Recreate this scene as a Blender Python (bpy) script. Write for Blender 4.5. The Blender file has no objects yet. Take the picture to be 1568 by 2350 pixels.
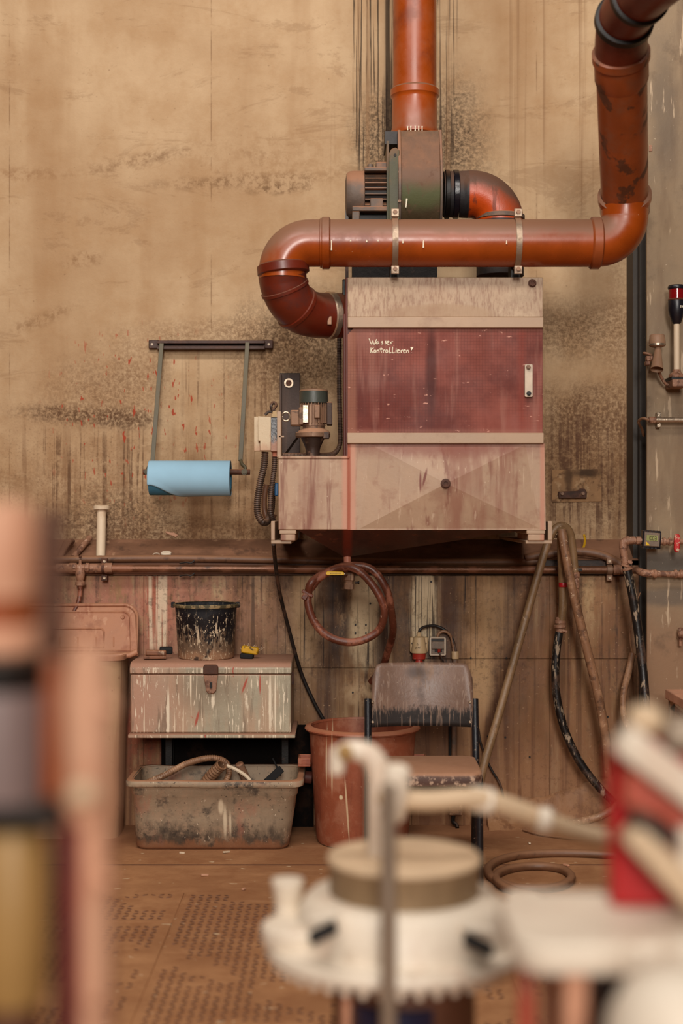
import bpy, bmesh, math, random
from mathutils import Vector, Matrix, noise as mnoise

# ------------------------------------------------------------------ camera, world, lights
SC = bpy.context.scene
COL = SC.collection
F, D, H = 3264.4, 5.83, 1.25          # focal length in pixels, camera to back wall, camera height (m)

cam_d = bpy.data.cameras.new('camera')
cam_d.sensor_fit = 'VERTICAL'; cam_d.sensor_height = 36.0; cam_d.sensor_width = 24.0
cam_d.lens = 50.0
cam_d.dof.use_dof = True; cam_d.dof.focus_distance = 5.3; cam_d.dof.aperture_fstop = 1.55
cam_d.clip_start = 0.05
cam = bpy.data.objects.new('camera', cam_d); COL.objects.link(cam)
cam.location = (0, -D, H); cam.rotation_euler = (math.radians(90), 0, 0)
SC.camera = cam

world = bpy.data.worlds.new('hall'); SC.world = world; world.use_nodes = True
bg = world.node_tree.nodes['Background']
bg.inputs[0].default_value = (1.0, 0.86, 0.72, 1); bg.inputs[1].default_value = 0.04

def area(name, loc, target, sx, sy, power, col=(1.0, 0.92, 0.85)):
    l = bpy.data.lights.new(name, 'AREA'); l.shape = 'RECTANGLE'; l.size = sx; l.size_y = sy
    l.energy = power; l.color = col
    o = bpy.data.objects.new(name, l); COL.objects.link(o)
    o.location = loc
    o.rotation_euler = (Vector(target) - Vector(loc)).to_track_quat('-Z', 'Y').to_euler()
    return o
# hall lamps in rows along the ceiling and the tall daylight window far behind the photographer
area('ceiling_lamp_near', (-0.3, -3.6, 4.9), (0, 0, 1.2), 4.2, 0.5, 165)
area('ceiling_lamp_middle', (-0.6, -7.2, 4.9), (0, 0, 1.4), 3.2, 0.5, 110)
area('hall_window', (0.2, -14.0, 4.2), (0, 0, 1.6), 1.6, 2.6, 950, (1.0, 0.94, 0.87))
SC.view_settings.view_transform = 'Standard'; SC.view_settings.look = 'None'
SC.view_settings.gamma = 1.0; SC.view_settings.use_curve_mapping = False
SC.view_settings.exposure = -0.25
random.seed(7)

# ------------------------------------------------------------------ geometry helpers
def W(px, py, Y):
    d = Y + D
    return Vector(((px - 784) / F * d, Y, H - (py - 1175) / F * d))
def L(n, Y): return n * (Y + D) / F
def FL(px, py, z=0.0):                     # a point at height z above the floor
    d = (H - z) * F / (py - 1175)
    return Vector(((px - 784) / F * d, d - D, z))
def PX(pts): return [W(*p) for p in pts]
def spline(pts, n=8, closed=False):
    pts = [Vector(p) for p in pts]; m = len(pts); out = []
    rng = range(m if closed else m - 1)
    for i in rng:
        if closed: p0, p1, p2, p3 = pts[(i-1) % m], pts[i], pts[(i+1) % m], pts[(i+2) % m]
        else:
            p1, p2 = pts[i], pts[i+1]
            p0 = pts[i-1] if i > 0 else p1 * 2 - p2
            p3 = pts[i+2] if i + 2 < m else p2 * 2 - p1
        for k in range(n):
            t = k / n
            out.append(0.5 * ((2*p1) + (p2-p0)*t + (2*p0-5*p1+4*p2-p3)*t*t + (3*p1-p0-3*p2+p3)*t**3))
    if not closed: out.append(pts[-1])
    return out
def arc(c, r, a0, a1, n=12):               # list of 2d points
    return [(c[0] + r*math.cos(math.radians(a0 + (a1-a0)*i/n)), c[1] + r*math.sin(math.radians(a0 + (a1-a0)*i/n))) for i in range(n+1)]
def rrect(x0, x1, y0, y1, r, n=5):
    return (arc((x1-r, y1-r), r, 0, 90, n) + arc((x0+r, y1-r), r, 90, 180, n) +
            arc((x0+r, y0+r), r, 180, 270, n) + arc((x1-r, y0+r), r, 270, 360, n))

ORG = {}
class MB:
    def __init__(s): s.v = []; s.f = []
    def add(s, vs, fs):
        b = len(s.v); s.v += [Vector(v) for v in vs]; s.f += [tuple(b + i for i in f) for f in fs]; return s
    def box(s, a, b):
        x0, y0, z0 = (min(a[i], b[i]) for i in range(3)); x1, y1, z1 = (max(a[i], b[i]) for i in range(3))
        return s.add([(x0,y0,z0),(x1,y0,z0),(x1,y1,z0),(x0,y1,z0),(x0,y0,z1),(x1,y0,z1),(x1,y1,z1),(x0,y1,z1)],
                     [(3,2,1,0),(4,5,6,7),(0,1,5,4),(1,2,6,5),(2,3,7,6),(3,0,4,7)])
    def pbox(s, px0, px1, py0, py1, Y0, Y1):      # pixel rectangle on the front plane Y0, going back to Y1
        a = W(px0, py1, Y0); b = W(px1, py0, Y0)
        return s.box((a.x, Y0, a.z), (b.x, Y1, b.z))
    def obox(s, c, size, rot=(0,0,0)):
        m = Matrix.Rotation(rot[2],3,'Z') @ Matrix.Rotation(rot[1],3,'Y') @ Matrix.Rotation(rot[0],3,'X')
        h = [v/2 for v in size]
        vs = [Vector(c) + m @ Vector((sx*h[0], sy*h[1], sz*h[2])) for sz in (-1,1) for sx, sy in ((-1,-1),(1,-1),(1,1),(-1,1))]
        return s.add(vs, [(3,2,1,0),(4,5,6,7),(0,1,5,4),(1,2,6,5),(2,3,7,6),(3,0,4,7)])
    def bar(s, p0, p1, w, t, up=(0,-1,0)):         # flat bar, t along up
        p0, p1 = Vector(p0), Vector(p1); d = (p1-p0).normalized(); u = Vector(up); u = (u - d*u.dot(d)).normalized(); w_ = d.cross(u)
        vs = [p + w_*(sw*w/2) + u*(su*t/2) for p in (p0, p1) for sw, su in ((-1,-1),(1,-1),(1,1),(-1,1))]
        return s.add(vs, [(3,2,1,0),(4,5,6,7),(0,1,5,4),(1,2,6,5),(2,3,7,6),(3,0,4,7)])
    def lathe(s, o, axis, prof, n=24, cap0=True, cap1=True, sx=1.0):
        o = Vector(o); a = Vector(axis).normalized()
        r = Vector((1,0,0)) if abs(a.x) < .9 else Vector((0,1,0))
        u = (r - a*r.dot(a)).normalized(); w = a.cross(u)
        vs = [o + a*h + (u*(math.cos(2*math.pi*i/n)*sx) + w*math.sin(2*math.pi*i/n))*rr for rr, h in prof for i in range(n)]
        fs = []
        for k in range(len(prof)-1):
            for i in range(n):
                j = (i+1) % n; fs.append((k*n+i, k*n+j, (k+1)*n+j, (k+1)*n+i))
        if cap0: fs.append(tuple(reversed(range(n))))
        if cap1: fs.append(tuple(range((len(prof)-1)*n, len(prof)*n)))
        return s.add(vs, fs)
    def cyl(s, p0, p1, r, r1=None, n=16):
        p0, p1 = Vector(p0), Vector(p1); h = (p1-p0).length
        return s.lathe(p0, p1-p0, [(r,0),(r if r1 is None else r1, h)], n)
    def tube(s, path, r, n=10, caps=True, closed=False):
        path = [Vector(p) for p in path]; m = len(path)
        R = r if isinstance(r, (list, tuple)) else [r]*m
        t0 = (path[1]-path[0]).normalized(); ref = Vector((0,0,1)) if abs(t0.z) < .9 else Vector((0,1,0))
        u = (ref - t0*ref.dot(t0)).normalized(); vs = []
        for i in range(m):
            t = (path[min(i+1,m-1)] - path[max(i-1,0)])
            if closed: t = path[(i+1)%m] - path[i-1]
            t.normalize(); u = (u - t*u.dot(t)).normalized(); w = t.cross(u)
            vs += [path[i] + (u*math.cos(2*math.pi*k/n) + w*math.sin(2*math.pi*k/n))*R[i] for k in range(n)]
        fs = []
        for i in range(m if closed else m-1):
            for k in range(n):
                j = (k+1) % n; i2 = (i+1) % m; fs.append((i*n+k, i*n+j, i2*n+j, i2*n+k))
        if caps and not closed: fs += [tuple(reversed(range(n))), tuple(range((m-1)*n, m*n))]
        return s.add(vs, fs)
    def prism(s, poly, y0, y1, plane='XZ'):
        n = len(poly)
        def mk(p, y): return (p[0], y, p[1]) if plane == 'XZ' else ((y, p[0], p[1]) if plane == 'YZ' else (p[0], p[1], y))
        vs = [mk(p, y0) for p in poly] + [mk(p, y1) for p in poly]
        fs = [tuple(range(n)), tuple(reversed(range(n, 2*n)))] + [(i, n+i, n+(i+1)%n, (i+1)%n) for i in range(n)]
        return s.add(vs, fs)
    def pprism(s, poly, Y0, Y1):                   # polygon in pixels on plane Y0
        return s.prism([(W(x, y, Y0).x, W(x, y, Y0).z) for x, y in poly], Y0, Y1)
    def loft(s, rings, cap0=True, cap1=True, flip=False):
        n = len(rings[0]); vs = [p for r in rings for p in r]; fs = []
        for k in range(len(rings)-1):
            for i in range(n):
                j = (i+1) % n; fs.append((k*n+i, k*n+j, (k+1)*n+j, (k+1)*n+i))
        if cap0: fs.append(tuple(reversed(range(n))))
        if cap1: fs.append(tuple(range((len(rings)-1)*n, len(rings)*n)))
        return s.add(vs, fs)
    def ball(s, c, r, n=14, sc=(1,1,1)):
        c = Vector(c); vs = []; k = n//2
        for i in range(k+1):
            th = math.pi*i/k
            vs += [c + Vector((r*sc[0]*max(math.sin(th),1e-3)*math.cos(2*math.pi*j/n), r*sc[1]*max(math.sin(th),1e-3)*math.sin(2*math.pi*j/n), r*sc[2]*math.cos(th))) for j in range(n)]
        fs = [(i*n+j, (i+1)*n+j, (i+1)*n+(j+1)%n, i*n+(j+1)%n) for i in range(k) for j in range(n)]
        return s.add(vs, fs)
    def build(s, name, mat, parent=None, bevel=0, sharp=38, seg=2):
        lo = Vector([min(v[i] for v in s.v) for i in range(3)]); hi = Vector([max(v[i] for v in s.v) for i in range(3)])
        org = (lo+hi)/2
        if parent is None: org.z = lo.z
        me = bpy.data.meshes.new(name)
        me.from_pydata([v-org for v in s.v], [], s.f)
        bm = bmesh.new(); bm.from_mesh(me); bmesh.ops.recalc_face_normals(bm, faces=bm.faces); bm.to_mesh(me); bm.free()
        me.polygons.foreach_set('use_smooth', [True]*len(me.polygons))
        me.set_sharp_from_angle(angle=math.radians(sharp))
        me.materials.append(mat)
        o = bpy.data.objects.new(name, me); COL.objects.link(o)
        ORG[o.name] = org.copy()
        if parent is not None:
            o.parent = parent; o.location = org - ORG[parent.name]
        else: o.location = org
        if bevel:
            b = o.modifiers.new('bevel', 'BEVEL'); b.width = bevel; b.segments = seg; b.limit_method = 'ANGLE'; b.angle_limit = math.radians(35)
        return o
def thing(name, label, cat, loc, group=None):
    o = bpy.data.objects.new(name, None); COL.objects.link(o); o.location = loc
    o.empty_display_size = .05; ORG[o.name] = Vector(loc)
    o['label'] = label; o['category'] = cat
    if group: o['group'] = group
    return o
def tag(o, label, cat, group=None):
    o['label'] = label; o['category'] = cat
    if group: o['group'] = group
    return o
def struct(o): o['kind'] = 'structure'; return o
def corr(path, r, amp, pitch):                     # resampled path with ribbed radii
    out = []; R = []; step = pitch/4; acc = 0; k = 0
    out.append(path[0]); R.append(r)
    for i in range(len(path)-1):
        a, b = path[i], path[i+1]; ln = (b-a).length; t = step-acc
        while t <= ln:
            k += 1; out.append(a + (b-a)*(t/ln)); R.append(r + (amp if k % 4 in (1,2) else 0)); t += step
        acc = ln - (t-step)
    return out, R

# ------------------------------------------------------------------ material helpers
def lin(h):
    h = h.lstrip('#'); c = [int(h[i:i+2],16)/255 for i in (0,2,4)]
    return tuple(x/12.92 if x <= .04045 else ((x+.055)/1.055)**2.4 for x in c) + (1,)
class G:
    def __init__(s, name):
        s.m = bpy.data.materials.new(name); s.m.use_nodes = True; s.t = s.m.node_tree; s.t.nodes.clear()
        s.geo = s.t.nodes.new('ShaderNodeNewGeometry'); s.pos = s.geo.outputs['Position']
        s.sep = None
    def n(s, kind, *ins, **props):
        nd = s.t.nodes.new(kind)
        for k, v in props.items(): setattr(nd, k, v)
        for i, v in enumerate(ins):
            if v is not None: s.put(nd.inputs[i], v)
        return nd
    def put(s, sock, v):
        if isinstance(v, bpy.types.NodeSocket): s.t.links.new(v, sock)
        else: sock.default_value = v
    def math(s, op, a, b=None, clamp=False):
        nd = s.n('ShaderNodeMath', a, b, operation=op); nd.use_clamp = clamp; return nd.outputs[0]
    def scale(s, v, off=(0,0,0)):
        return s.n('ShaderNodeVectorMath', s.n('ShaderNodeVectorMath', s.pos, v, operation='MULTIPLY').outputs[0], off, operation='ADD').outputs[0]
    def noise(s, scale, detail=4, rough=.6, vec=None, dist=0.0):
        nd = s.t.nodes.new('ShaderNodeTexNoise'); s.put(nd.inputs['Vector'], vec if vec is not None else s.pos)
        nd.inputs['Scale'].default_value = scale; nd.inputs['Detail'].default_value = detail
        nd.inputs['Roughness'].default_value = rough; nd.inputs['Distortion'].default_value = dist
        return nd.outputs[0]
    def ramp(s, v, lo, hi, a=0.0, b=1.0):
        nd = s.t.nodes.new('ShaderNodeMapRange'); nd.interpolation_type = 'SMOOTHSTEP' if lo < hi else 'LINEAR'
        s.put(nd.inputs[0], v); nd.inputs[1].default_value = lo; nd.inputs[2].default_value = hi
        nd.inputs[3].default_value = a; nd.inputs[4].default_value = b; return nd.outputs[0]
    def mix(s, f, a, b):
        nd = s.t.nodes.new('ShaderNodeMix'); nd.data_type = 'RGBA'
        s.put(nd.inputs[0], f); s.put(nd.inputs[6], a); s.put(nd.inputs[7], b); return nd.outputs[2]
    def xyz(s):
        if s.sep is None: s.sep = s.n('ShaderNodeSeparateXYZ', s.pos).outputs
        return s.sep
    def mul(s, *a):
        r = a[0]
        for b in a[1:]: r = s.math('MULTIPLY', r, b)
        return r
    # stain masks -----------------------------------------------------------
    def ell(s, px, py, rx, ry, Y=0.0, soft=.5, wob=.35, wscale=9.0, rot=0.0):
        c = W(px, py, Y); a, b = L(rx, Y), L(ry, Y); x, _, z = s.xyz()
        dx = s.math('SUBTRACT', x, c.x); dz = s.math('SUBTRACT', z, c.z)
        if rot:
            cr, sr = math.cos(math.radians(rot)), math.sin(math.radians(rot))
            dx, dz = (s.math('ADD', s.math('MULTIPLY', dx, cr), s.math('MULTIPLY', dz, sr)),
                      s.math('SUBTRACT', s.math('MULTIPLY', dz, cr), s.math('MULTIPLY', dx, sr)))
        dx = s.math('DIVIDE', dx, a); dz = s.math('DIVIDE', dz, b)
        q = s.math('SQRT', s.math('ADD', s.mul(dx, dx), s.mul(dz, dz)))
        if wob: q = s.math('ADD', q, s.math('MULTIPLY', s.math('SUBTRACT', s.noise(wscale, 5, .65), .5), wob*3))
        return s.math('SUBTRACT', 1.0, s.ramp(q, 1-soft, 1+soft))
    def xband(s, px0, px1, Y, soft=4):
        x = s.xyz()[0]; e = L(soft, Y)
        a = W(px0, 0, Y).x; b = W(px1, 0, Y).x
        return s.mul(s.ramp(x, a-e, a+e), s.math('SUBTRACT', 1.0, s.ramp(x, b-e, b+e)))
    def zband(s, py0, py1, Y, soft=4):
        z = s.xyz()[2]; e = L(soft, Y); a = W(0, py1, Y).z; b = W(0, py0, Y).z
        return s.mul(s.ramp(z, a-e, a+e), s.math('SUBTRACT', 1.0, s.ramp(z, b-e, b+e)))
    def streaks(s, sc, lo, hi, zs=.05, off=0.0, detail=4):
        return s.ramp(s.noise(sc, detail, .6, s.scale((1,1,zs), (off, off*.7, 0))), lo, hi)
    def out(s, col, rough=.7, metal=0.0, bump=None, bdist=.004, bstr=.5, spec=.5, trans=0, emit=None, coat=0):
        p = s.t.nodes.new('ShaderNodeBsdfPrincipled'); o = s.t.nodes.new('ShaderNodeOutputMaterial')
        s.put(p.inputs['Base Color'], col); s.put(p.inputs['Roughness'], rough); s.put(p.inputs['Metallic'], metal)
        p.inputs['Specular IOR Level'].default_value = spec
        if coat: p.inputs['Coat Weight'].default_value = coat
        if trans: p.inputs['Transmission Weight'].default_value = trans
        if emit: p.inputs['Emission Color'].default_value = emit[0]; p.inputs['Emission Strength'].default_value = emit[1]
        if bump is not None:
            b = s.t.nodes.new('ShaderNodeBump'); b.inputs['Strength'].default_value = bstr; b.inputs['Distance'].default_value = bdist
            s.put(b.inputs['Height'], bump); s.t.links.new(b.outputs[0], p.inputs['Normal'])
        s.t.links.new(p.outputs[0], o.inputs[0]); return s.m
DUST = '#a3704f'
def mat(name, base, rough=.65, metal=0.0, var=.18, vscale=7, layers=(), bump=.25, bscale=60, rvar=.12, spec=.5, **kw):
    """base colour with soft variation, then layers of dust / streaks / spots / deposits"""
    g = G(name); b = lin(base)
    nz = g.noise(vscale, 6, .65)
    dark = tuple(c*(1-var) for c in b[:3]) + (1,); lite = tuple(min(1, c*(1+var)) for c in b[:3]) + (1,)
    col = g.mix(g.ramp(nz, .32, .68), dark, lite)
    ro = g.math('ADD', rough, g.math('MULTIPLY', g.math('SUBTRACT', nz, .5), rvar*2)); me = metal
    for i, l in enumerate(layers):
        k = l[0]; c = lin(l[1]); st = l[2]
        if k == 'streak': m = g.streaks(l[3], l[4], l[5], l[6] if len(l) > 6 else .06, 3.1*i+1)
        elif k == 'spot': m = g.ramp(g.noise(l[3], 6, .66, g.scale((1,1,l[6] if len(l) > 6 else 1), (5.3*i,2.2*i,i))), l[4], l[5])
        elif k == 'up':
            nzn = g.n('ShaderNodeSeparateXYZ', g.geo.outputs['Normal']).outputs[2]
            m = g.ramp(g.math('ADD', nzn, g.math('MULTIPLY', g.math('SUBTRACT', g.noise(14, 5, .7), .5), .5)), l[3], l[4])
        elif k == 'zlow':
            zz = g.math('ADD', g.xyz()[2], g.math('MULTIPLY', g.math('SUBTRACT', g.noise(l[5] if len(l) > 5 else 22, 5, .7, g.scale((1,1,.3))), .5), l[6] if len(l) > 6 else .12))
            m = g.math('SUBTRACT', 1.0, g.ramp(zz, l[3], l[4]))
        elif k == 'ell': m = g.ell(*l[3:])
        elif k == 'xb': m = g.mul(g.xband(l[3], l[4], l[5], l[6]), g.streaks(l[7], .3, .5, .05, i))
        elif k == 'box': m = g.mul(g.xband(l[3], l[4], l[7], l[8]), g.zband(l[5], l[6], l[7], l[8]))
        m = g.math('MULTIPLY', m, st, True)
        col = g.mix(m, col, c)
        if not isinstance(ro, float): ro = g.math('ADD', ro, g.math('MULTIPLY', m, .25 if rough < .5 else .08))
        if metal: me = g.math('MULTIPLY', g.math('SUBTRACT', 1.0, m), me)
    ro = g.math('MAXIMUM', ro, .08) if not isinstance(ro, float) else ro
    bn = g.noise(bscale, 5, .7) if bump else None
    return g.out(col, ro, me, bn, .004, bump, spec=spec, **kw)
# ------------------------------------------------------------------ materials
up = lambda st=.9, lo=.2, hi=.75, c=DUST: ('up', c, st, lo, hi)
M = {}
M['orange'] = mat('orange_pvc', '#953f09', .28, var=.12, bump=.03, layers=[('spot', '#5c1f0a', .5, 5, .52, .68), ('spot', '#e8c7a0', .8, 95, .70, .74), up(.96, -.1, .5, '#7f5a44')])
M['orange_dirty'] = mat('orange_pvc_dirty', '#92461e', .34, var=.15, bump=.04, layers=[('streak', '#4a2c1d', .85, 14, .54, .60, .12), ('spot', '#80523a', .6, 6, .5, .66), up(.85, .05, .6, '#7f5a44')])
M['orange_red'] = mat('red_pvc', '#64200d', .38, var=.15, bump=.04, layers=[('spot', '#3d150b', .6, 7, .5, .66), up(.75, .2, .8, '#6b4532')])
M['elbow_pipe'] = mat('elbow_pipe_paint', '#b8430d', .35, var=.12, layers=[('streak', '#5b2410', .7, 30, .56, .64), ('box', '#1f1b1c', 1, 1000, 1074, 300, 600, -.5, 2), ('box', '#1a1513', 1, 1000, 1300, 510, 700, -.5, 2), up(.97, -.15, .45, '#5a4032')])
M['fan'] = mat('fan_housing_paint', '#46361f', .6, layers=[('ell', '#484a25', .95, 968, 442, 60, 34, -.72, .4, .3), ('ell', '#6b4c38', .97, 968, 365, 80, 66, -.70, .3, .2), ('spot', '#5d3d2b', .6, 30, .56, .66), up(.9)])
M['fan_green'] = mat('olive_steel', '#46432a', .6, layers=[('spot', '#7a5439', .6, 9, .46, .62), up()])
M['motor'] = mat('motor_grey', '#5d4d42', .6, layers=[('spot', '#8f6548', .7, 8, .45, .62), up(.95, .1, .6, '#9a6c50')])
M['motor_dark'] = mat('motor_dark', '#241d1b', .6, layers=[up(.8, .4, .9)])
M['motor_green'] = mat('motor_grey_green', '#41443c', .4, layers=[up(.95, .3, .7)])
M['pump'] = mat('dusty_pump_metal', '#86654e', .6, .2, layers=[('spot', '#4f392c', .8, 25, .52, .62), ('streak', '#c8a68a', .5, 40, .6, .66), up(.9, .3, .8, '#b08263')])
M['pump_dark'] = mat('dark_pump_metal', '#3e2b22', .55, .2, layers=[('spot', '#7c5a45', .6, 25, .52, .62), up(.8)])
M['dark'] = mat('dark_steel', '#17120f', .5, .3, var=.3, layers=[('spot', '#4a3324', .5, 30, .58, .7), up(.55, .4, .9, '#6b4a34')])
M['black'] = mat('black_paint', '#141318', .4, layers=[('spot', '#a58a72', .75, 75, .62, .67), ('spot', '#6b4a36', .5, 12, .56, .7), up(.5, .5, 1)])
M['steel'] = mat('grey_steel', '#9a8672', .42, .6, layers=[('spot', '#6b4b36', .6, 14, .5, .66), up(.6, .3, .9)])
M['bright'] = mat('bright_metal', '#b8a48e', .3, .8, layers=[('spot', '#7a5840', .5, 14, .5, .66)])
M['rust'] = mat('rusty_steel', '#53301f', .7, .1, var=.3, layers=[('spot', '#2d1a12', .7, 22, .5, .64), ('spot', '#8a573a', .5, 35, .58, .68), up(.5, .4, .9)])
M['bolt'] = mat('dusty_bolt', '#7c5d48', .5, .4, var=.3)
M['conduit'] = mat('conduit_metal', '#6a452f', .36, .45, var=.25, layers=[('streak', '#a2694c', .5, 10, .5, .62, 1), ('spot', '#33211a', .6, 18, .56, .68)])
M['pinkpipe'] = mat('clay_coated_pipe', '#966b52', .6, layers=[('spot', '#573526', .8, 34, .50, .62), ('spot', '#d8b599', .6, 80, .58, .66)])
# sheet metal of the filter cabinet
M['hood'] = mat('clay_washed_sheet', '#b0957a', .55, .05, var=.08, vscale=4, bump=.12, layers=[
    ('streak', '#86604b', .6, 170, .42, .66, .2), ('spot', '#c9b094', .6, 6, .52, .66), ('ell', '#a98c70', .85, 1015, 720, 120, 22, -.85, .15, .1), ('spot', '#6d3f2c', .6, 90, .64, .70), ('spot', '#8f6a52', .5, 3, .5, .66)])
M['rail'] = mat('clay_washed_rail', '#a98c72', .5, .05, var=.08, vscale=3, bump=.1, layers=[('spot', '#8a6852', .5, 5, .5, .66), ('spot', '#69402e', .7, 80, .69, .73)])
M['side'] = mat('cabinet_side', '#5b2a20', .6, layers=[('streak', '#a36a50', .5, 14, .54, .64)])
M['tank'] = mat('clay_washed_tank', '#a98a70', .5, .05, var=.1, vscale=4, bump=.12, layers=[
    ('streak', '#85503e', .7, 7, .5, .64, .15), ('streak', '#73392a', .7, 24, .56, .68, .10), ('streak', '#cbb096', .5, 70, .60, .68, .05), ('spot', '#8f644e', .5, 14, .5, .66),
    ('ell', '#7d4031', .8, 1020, 1025, 240, 22, -.85, .8, .5, 14), ('spot', '#ddc5ab', .7, 110, .67, .71, .4), ('ell', '#6e3023', .9, 965, 1106, 2.5, 22, -.87, .4, .06), ('ell', '#6e3023', .9, 975, 1096, 3, 20, -.87, .4, .06, 9, -14),
    ('xb', '#c08a72', .9, 786, 816, -.85, 5, 8), ('xb', '#984426', .9, 797, 805, -.85, 3, 25), ('xb', '#b98068', .85, 1240, 1250, -.85, 3, 8)])
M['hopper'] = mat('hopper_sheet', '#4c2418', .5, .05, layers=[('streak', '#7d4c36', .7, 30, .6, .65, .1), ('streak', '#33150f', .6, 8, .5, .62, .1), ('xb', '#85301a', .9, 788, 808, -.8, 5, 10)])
M['paint_pink'] = mat('salmon_pipe', '#cf8268', .5, bump=.05)
g = G('red_wire_glass')
x, _, z = g.xyz()
gx = g.math('ABSOLUTE', g.math('SINE', g.math('MULTIPLY', x, math.pi/.0105)))
gz = g.math('ABSOLUTE', g.math('SINE', g.math('MULTIPLY', z, math.pi/.0105)))
grid = g.math('SUBTRACT', 1.0, g.ramp(g.math('MINIMUM', gx, gz), .0, .26))
grid = g.mul(grid, g.ramp(g.noise(3.5, 4), .34, .6))
col = g.mix(g.ramp(g.noise(3.2, 6, .65), .35, .66), lin('#5f2a23'), lin('#8c4c40'))
col = g.mix(g.math('MULTIPLY', g.streaks(7, .52, .66, .25), .6), col, lin('#713529'))
col = g.mix(g.math('MULTIPLY', g.streaks(14, .54, .66, .1, 4), .5), col, lin('#9c6a5c'))
col = g.mix(g.math('MULTIPLY', g.ell(990, 850, 12, 100, -.85, .5, .12, 20), .75), col, lin('#3f1714'))
col = g.mix(g.math('MULTIPLY', g.ell(905, 915, 65, 30, -.85, .5, .3, 14), .6), col, lin('#682a20'))
col = g.mix(g.math('MULTIPLY', g.xband(1190, 1206, -.85, 8), .5), col, lin('#82301f'))
col = g.mix(g.math('MULTIPLY', g.math('SUBTRACT', 1.0, g.ramp(g.zband(760, 985, -.85, 8), 0, 1)), .35), col, lin('#a06a5a'))
col = g.mix(g.math('MULTIPLY', g.xband(790, 818, -.85, 6), .55), col, lin('#9c6852'))
col = g.mix(g.math('MULTIPLY', grid, .6), col, lin('#48201a'))
col = g.mix(g.math('MULTIPLY', g.ramp(g.noise(75, 3, .6, g.scale((.35,1,1))), .68, .72), .8), col, lin('#d39a86'))
M['door'] = g.out(col, g.ramp(g.noise(6, 4), .3, .7, .5, .7), 0, spec=.25)
M['chalk'] = mat('chalk_white', '#eadfc6', .9, var=.05, bump=0)
M['white_plate'] = mat('white_plate', '#c9b6a0', .5, layers=[('spot', '#9a775d', .5, 12, .55, .68)])
M['plate'] = mat('brown_black_steel', '#38271f', .5, .3, layers=[('streak', '#5c4131', .5, 18, .5, .62)])
M['box_white'] = mat('cream_plastic', '#cdb695', .5, var=.08, layers=[('spot', '#a96f52', .5, 18, .58, .68), ('streak', '#b08a6a', .5, 12, .56, .66), ('zlow', '#b98a6c', .6, 1.48, 1.51)])
M['tape'] = mat('black_tape', '#17141a', .25, layers=[('spot', '#9b8778', .5, 40, .6, .66, .4), ('zlow', '#b07d62', .8, 1.495, 1.52)])
M['blue_tape'] = mat('blue_tape', '#1e5c8c', .4)
M['corrhose'] = mat('dusty_corrugated_hose', '#3d2e26', .5, layers=[up(.7, -.1, .8, '#7f5c45'), ('spot', '#7b5945', .5, 10, .5, .66)])
M['cable'] = mat('black_cable', '#1e1815', .5, layers=[('spot', '#6b4b38', .6, 12, .5, .66)])
M['olive'] = mat('olive_bar', '#534a33', .5, .1, layers=[('spot', '#6b533a', .5, 10, .5, .66)])
M['rail_brown'] = mat('brown_rail', '#3b2014', .5, .2, layers=[up(.4, .5, 1, '#6e4a33'), ('spot', '#5d3621', .5, 18, .5, .66)])
M['blue_paper'] = mat('blue_paper', '#97bfd6', .9, var=.03, bump=.08, bscale=500)
M['blue_paper_in'] = mat('blue_paper_core', '#3d7590', .9, var=.08)
M['hose_red'] = mat('red_brown_hose', '#5a2c1c', .42, layers=[('spot', '#a1634a', .7, 16, .5, .62), ('spot', '#d8ad92', .8, 60, .66, .7), up(.5, .3, .9, '#9a6048')])
M['hose_brown'] = mat('brown_hose', '#6d4932', .5, layers=[('spot', '#3c271b', .6, 20, .53, .65), up(.8, .1, .8, '#93684a')])
M['hose_braid'] = mat('braided_hose', '#7e6143', .3, layers=[('spot', '#a27a57', .6, 9, .48, .64), ('spot', '#cfb08e', .6, 70, .64, .69), ('streak', '#563c28', .5, 60, .55, .66, .3)], bump=.3, bscale=300)
M['hose_clay'] = mat('clay_hose', '#8a6347', .5, layers=[('spot', '#4f3424', .7, 22, .51, .63), ('spot', '#b98e6c', .6, 12, .52, .64), ('spot', '#dcbd9c', .8, 60, .60, .66)])
M['hose_black'] = mat('black_hose', '#191412', .4, layers=[('spot', '#a08a72', .9, 50, .55, .61, .35), ('spot', '#5a4030', .6, 12, .52, .66)])
M['yellow'] = mat('yellow_lever', '#dcae10', .4, var=.06, bump=0)
M['yellow_dirty'] = mat('yellow_brush', '#c0900e', .5, layers=[('spot', '#2b2015', .9, 30, .55, .6)])
M['ink'] = mat('black_ink', '#2a1c12', .8, bump=0)
M['white_pvc'] = mat('white_pvc', '#d6bfa2', .5, var=.06, layers=[('streak', '#b18a68', .4, 20, .55, .66)])
M['white'] = mat('white_plastic', '#e0d0ba', .5, var=.04)
M['lid_pink'] = mat('clay_pink_lid', '#b07a5c', .55, var=.12, layers=[('streak', '#8f4f38', .6, 14, .52, .64), ('streak', '#d0a182', .6, 30, .6, .67), ('spot', '#7b4632', .5, 9, .54, .68), up(.6, .3, .9)])
M['container'] = mat('cream_container', '#c2a27c', .5, var=.1, layers=[('spot', '#6b4028', .9, 18, .62, .67), ('streak', '#97694a', .6, 12, .52, .64), ('zlow', '#a8795a', .7, .2, .5)])
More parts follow.
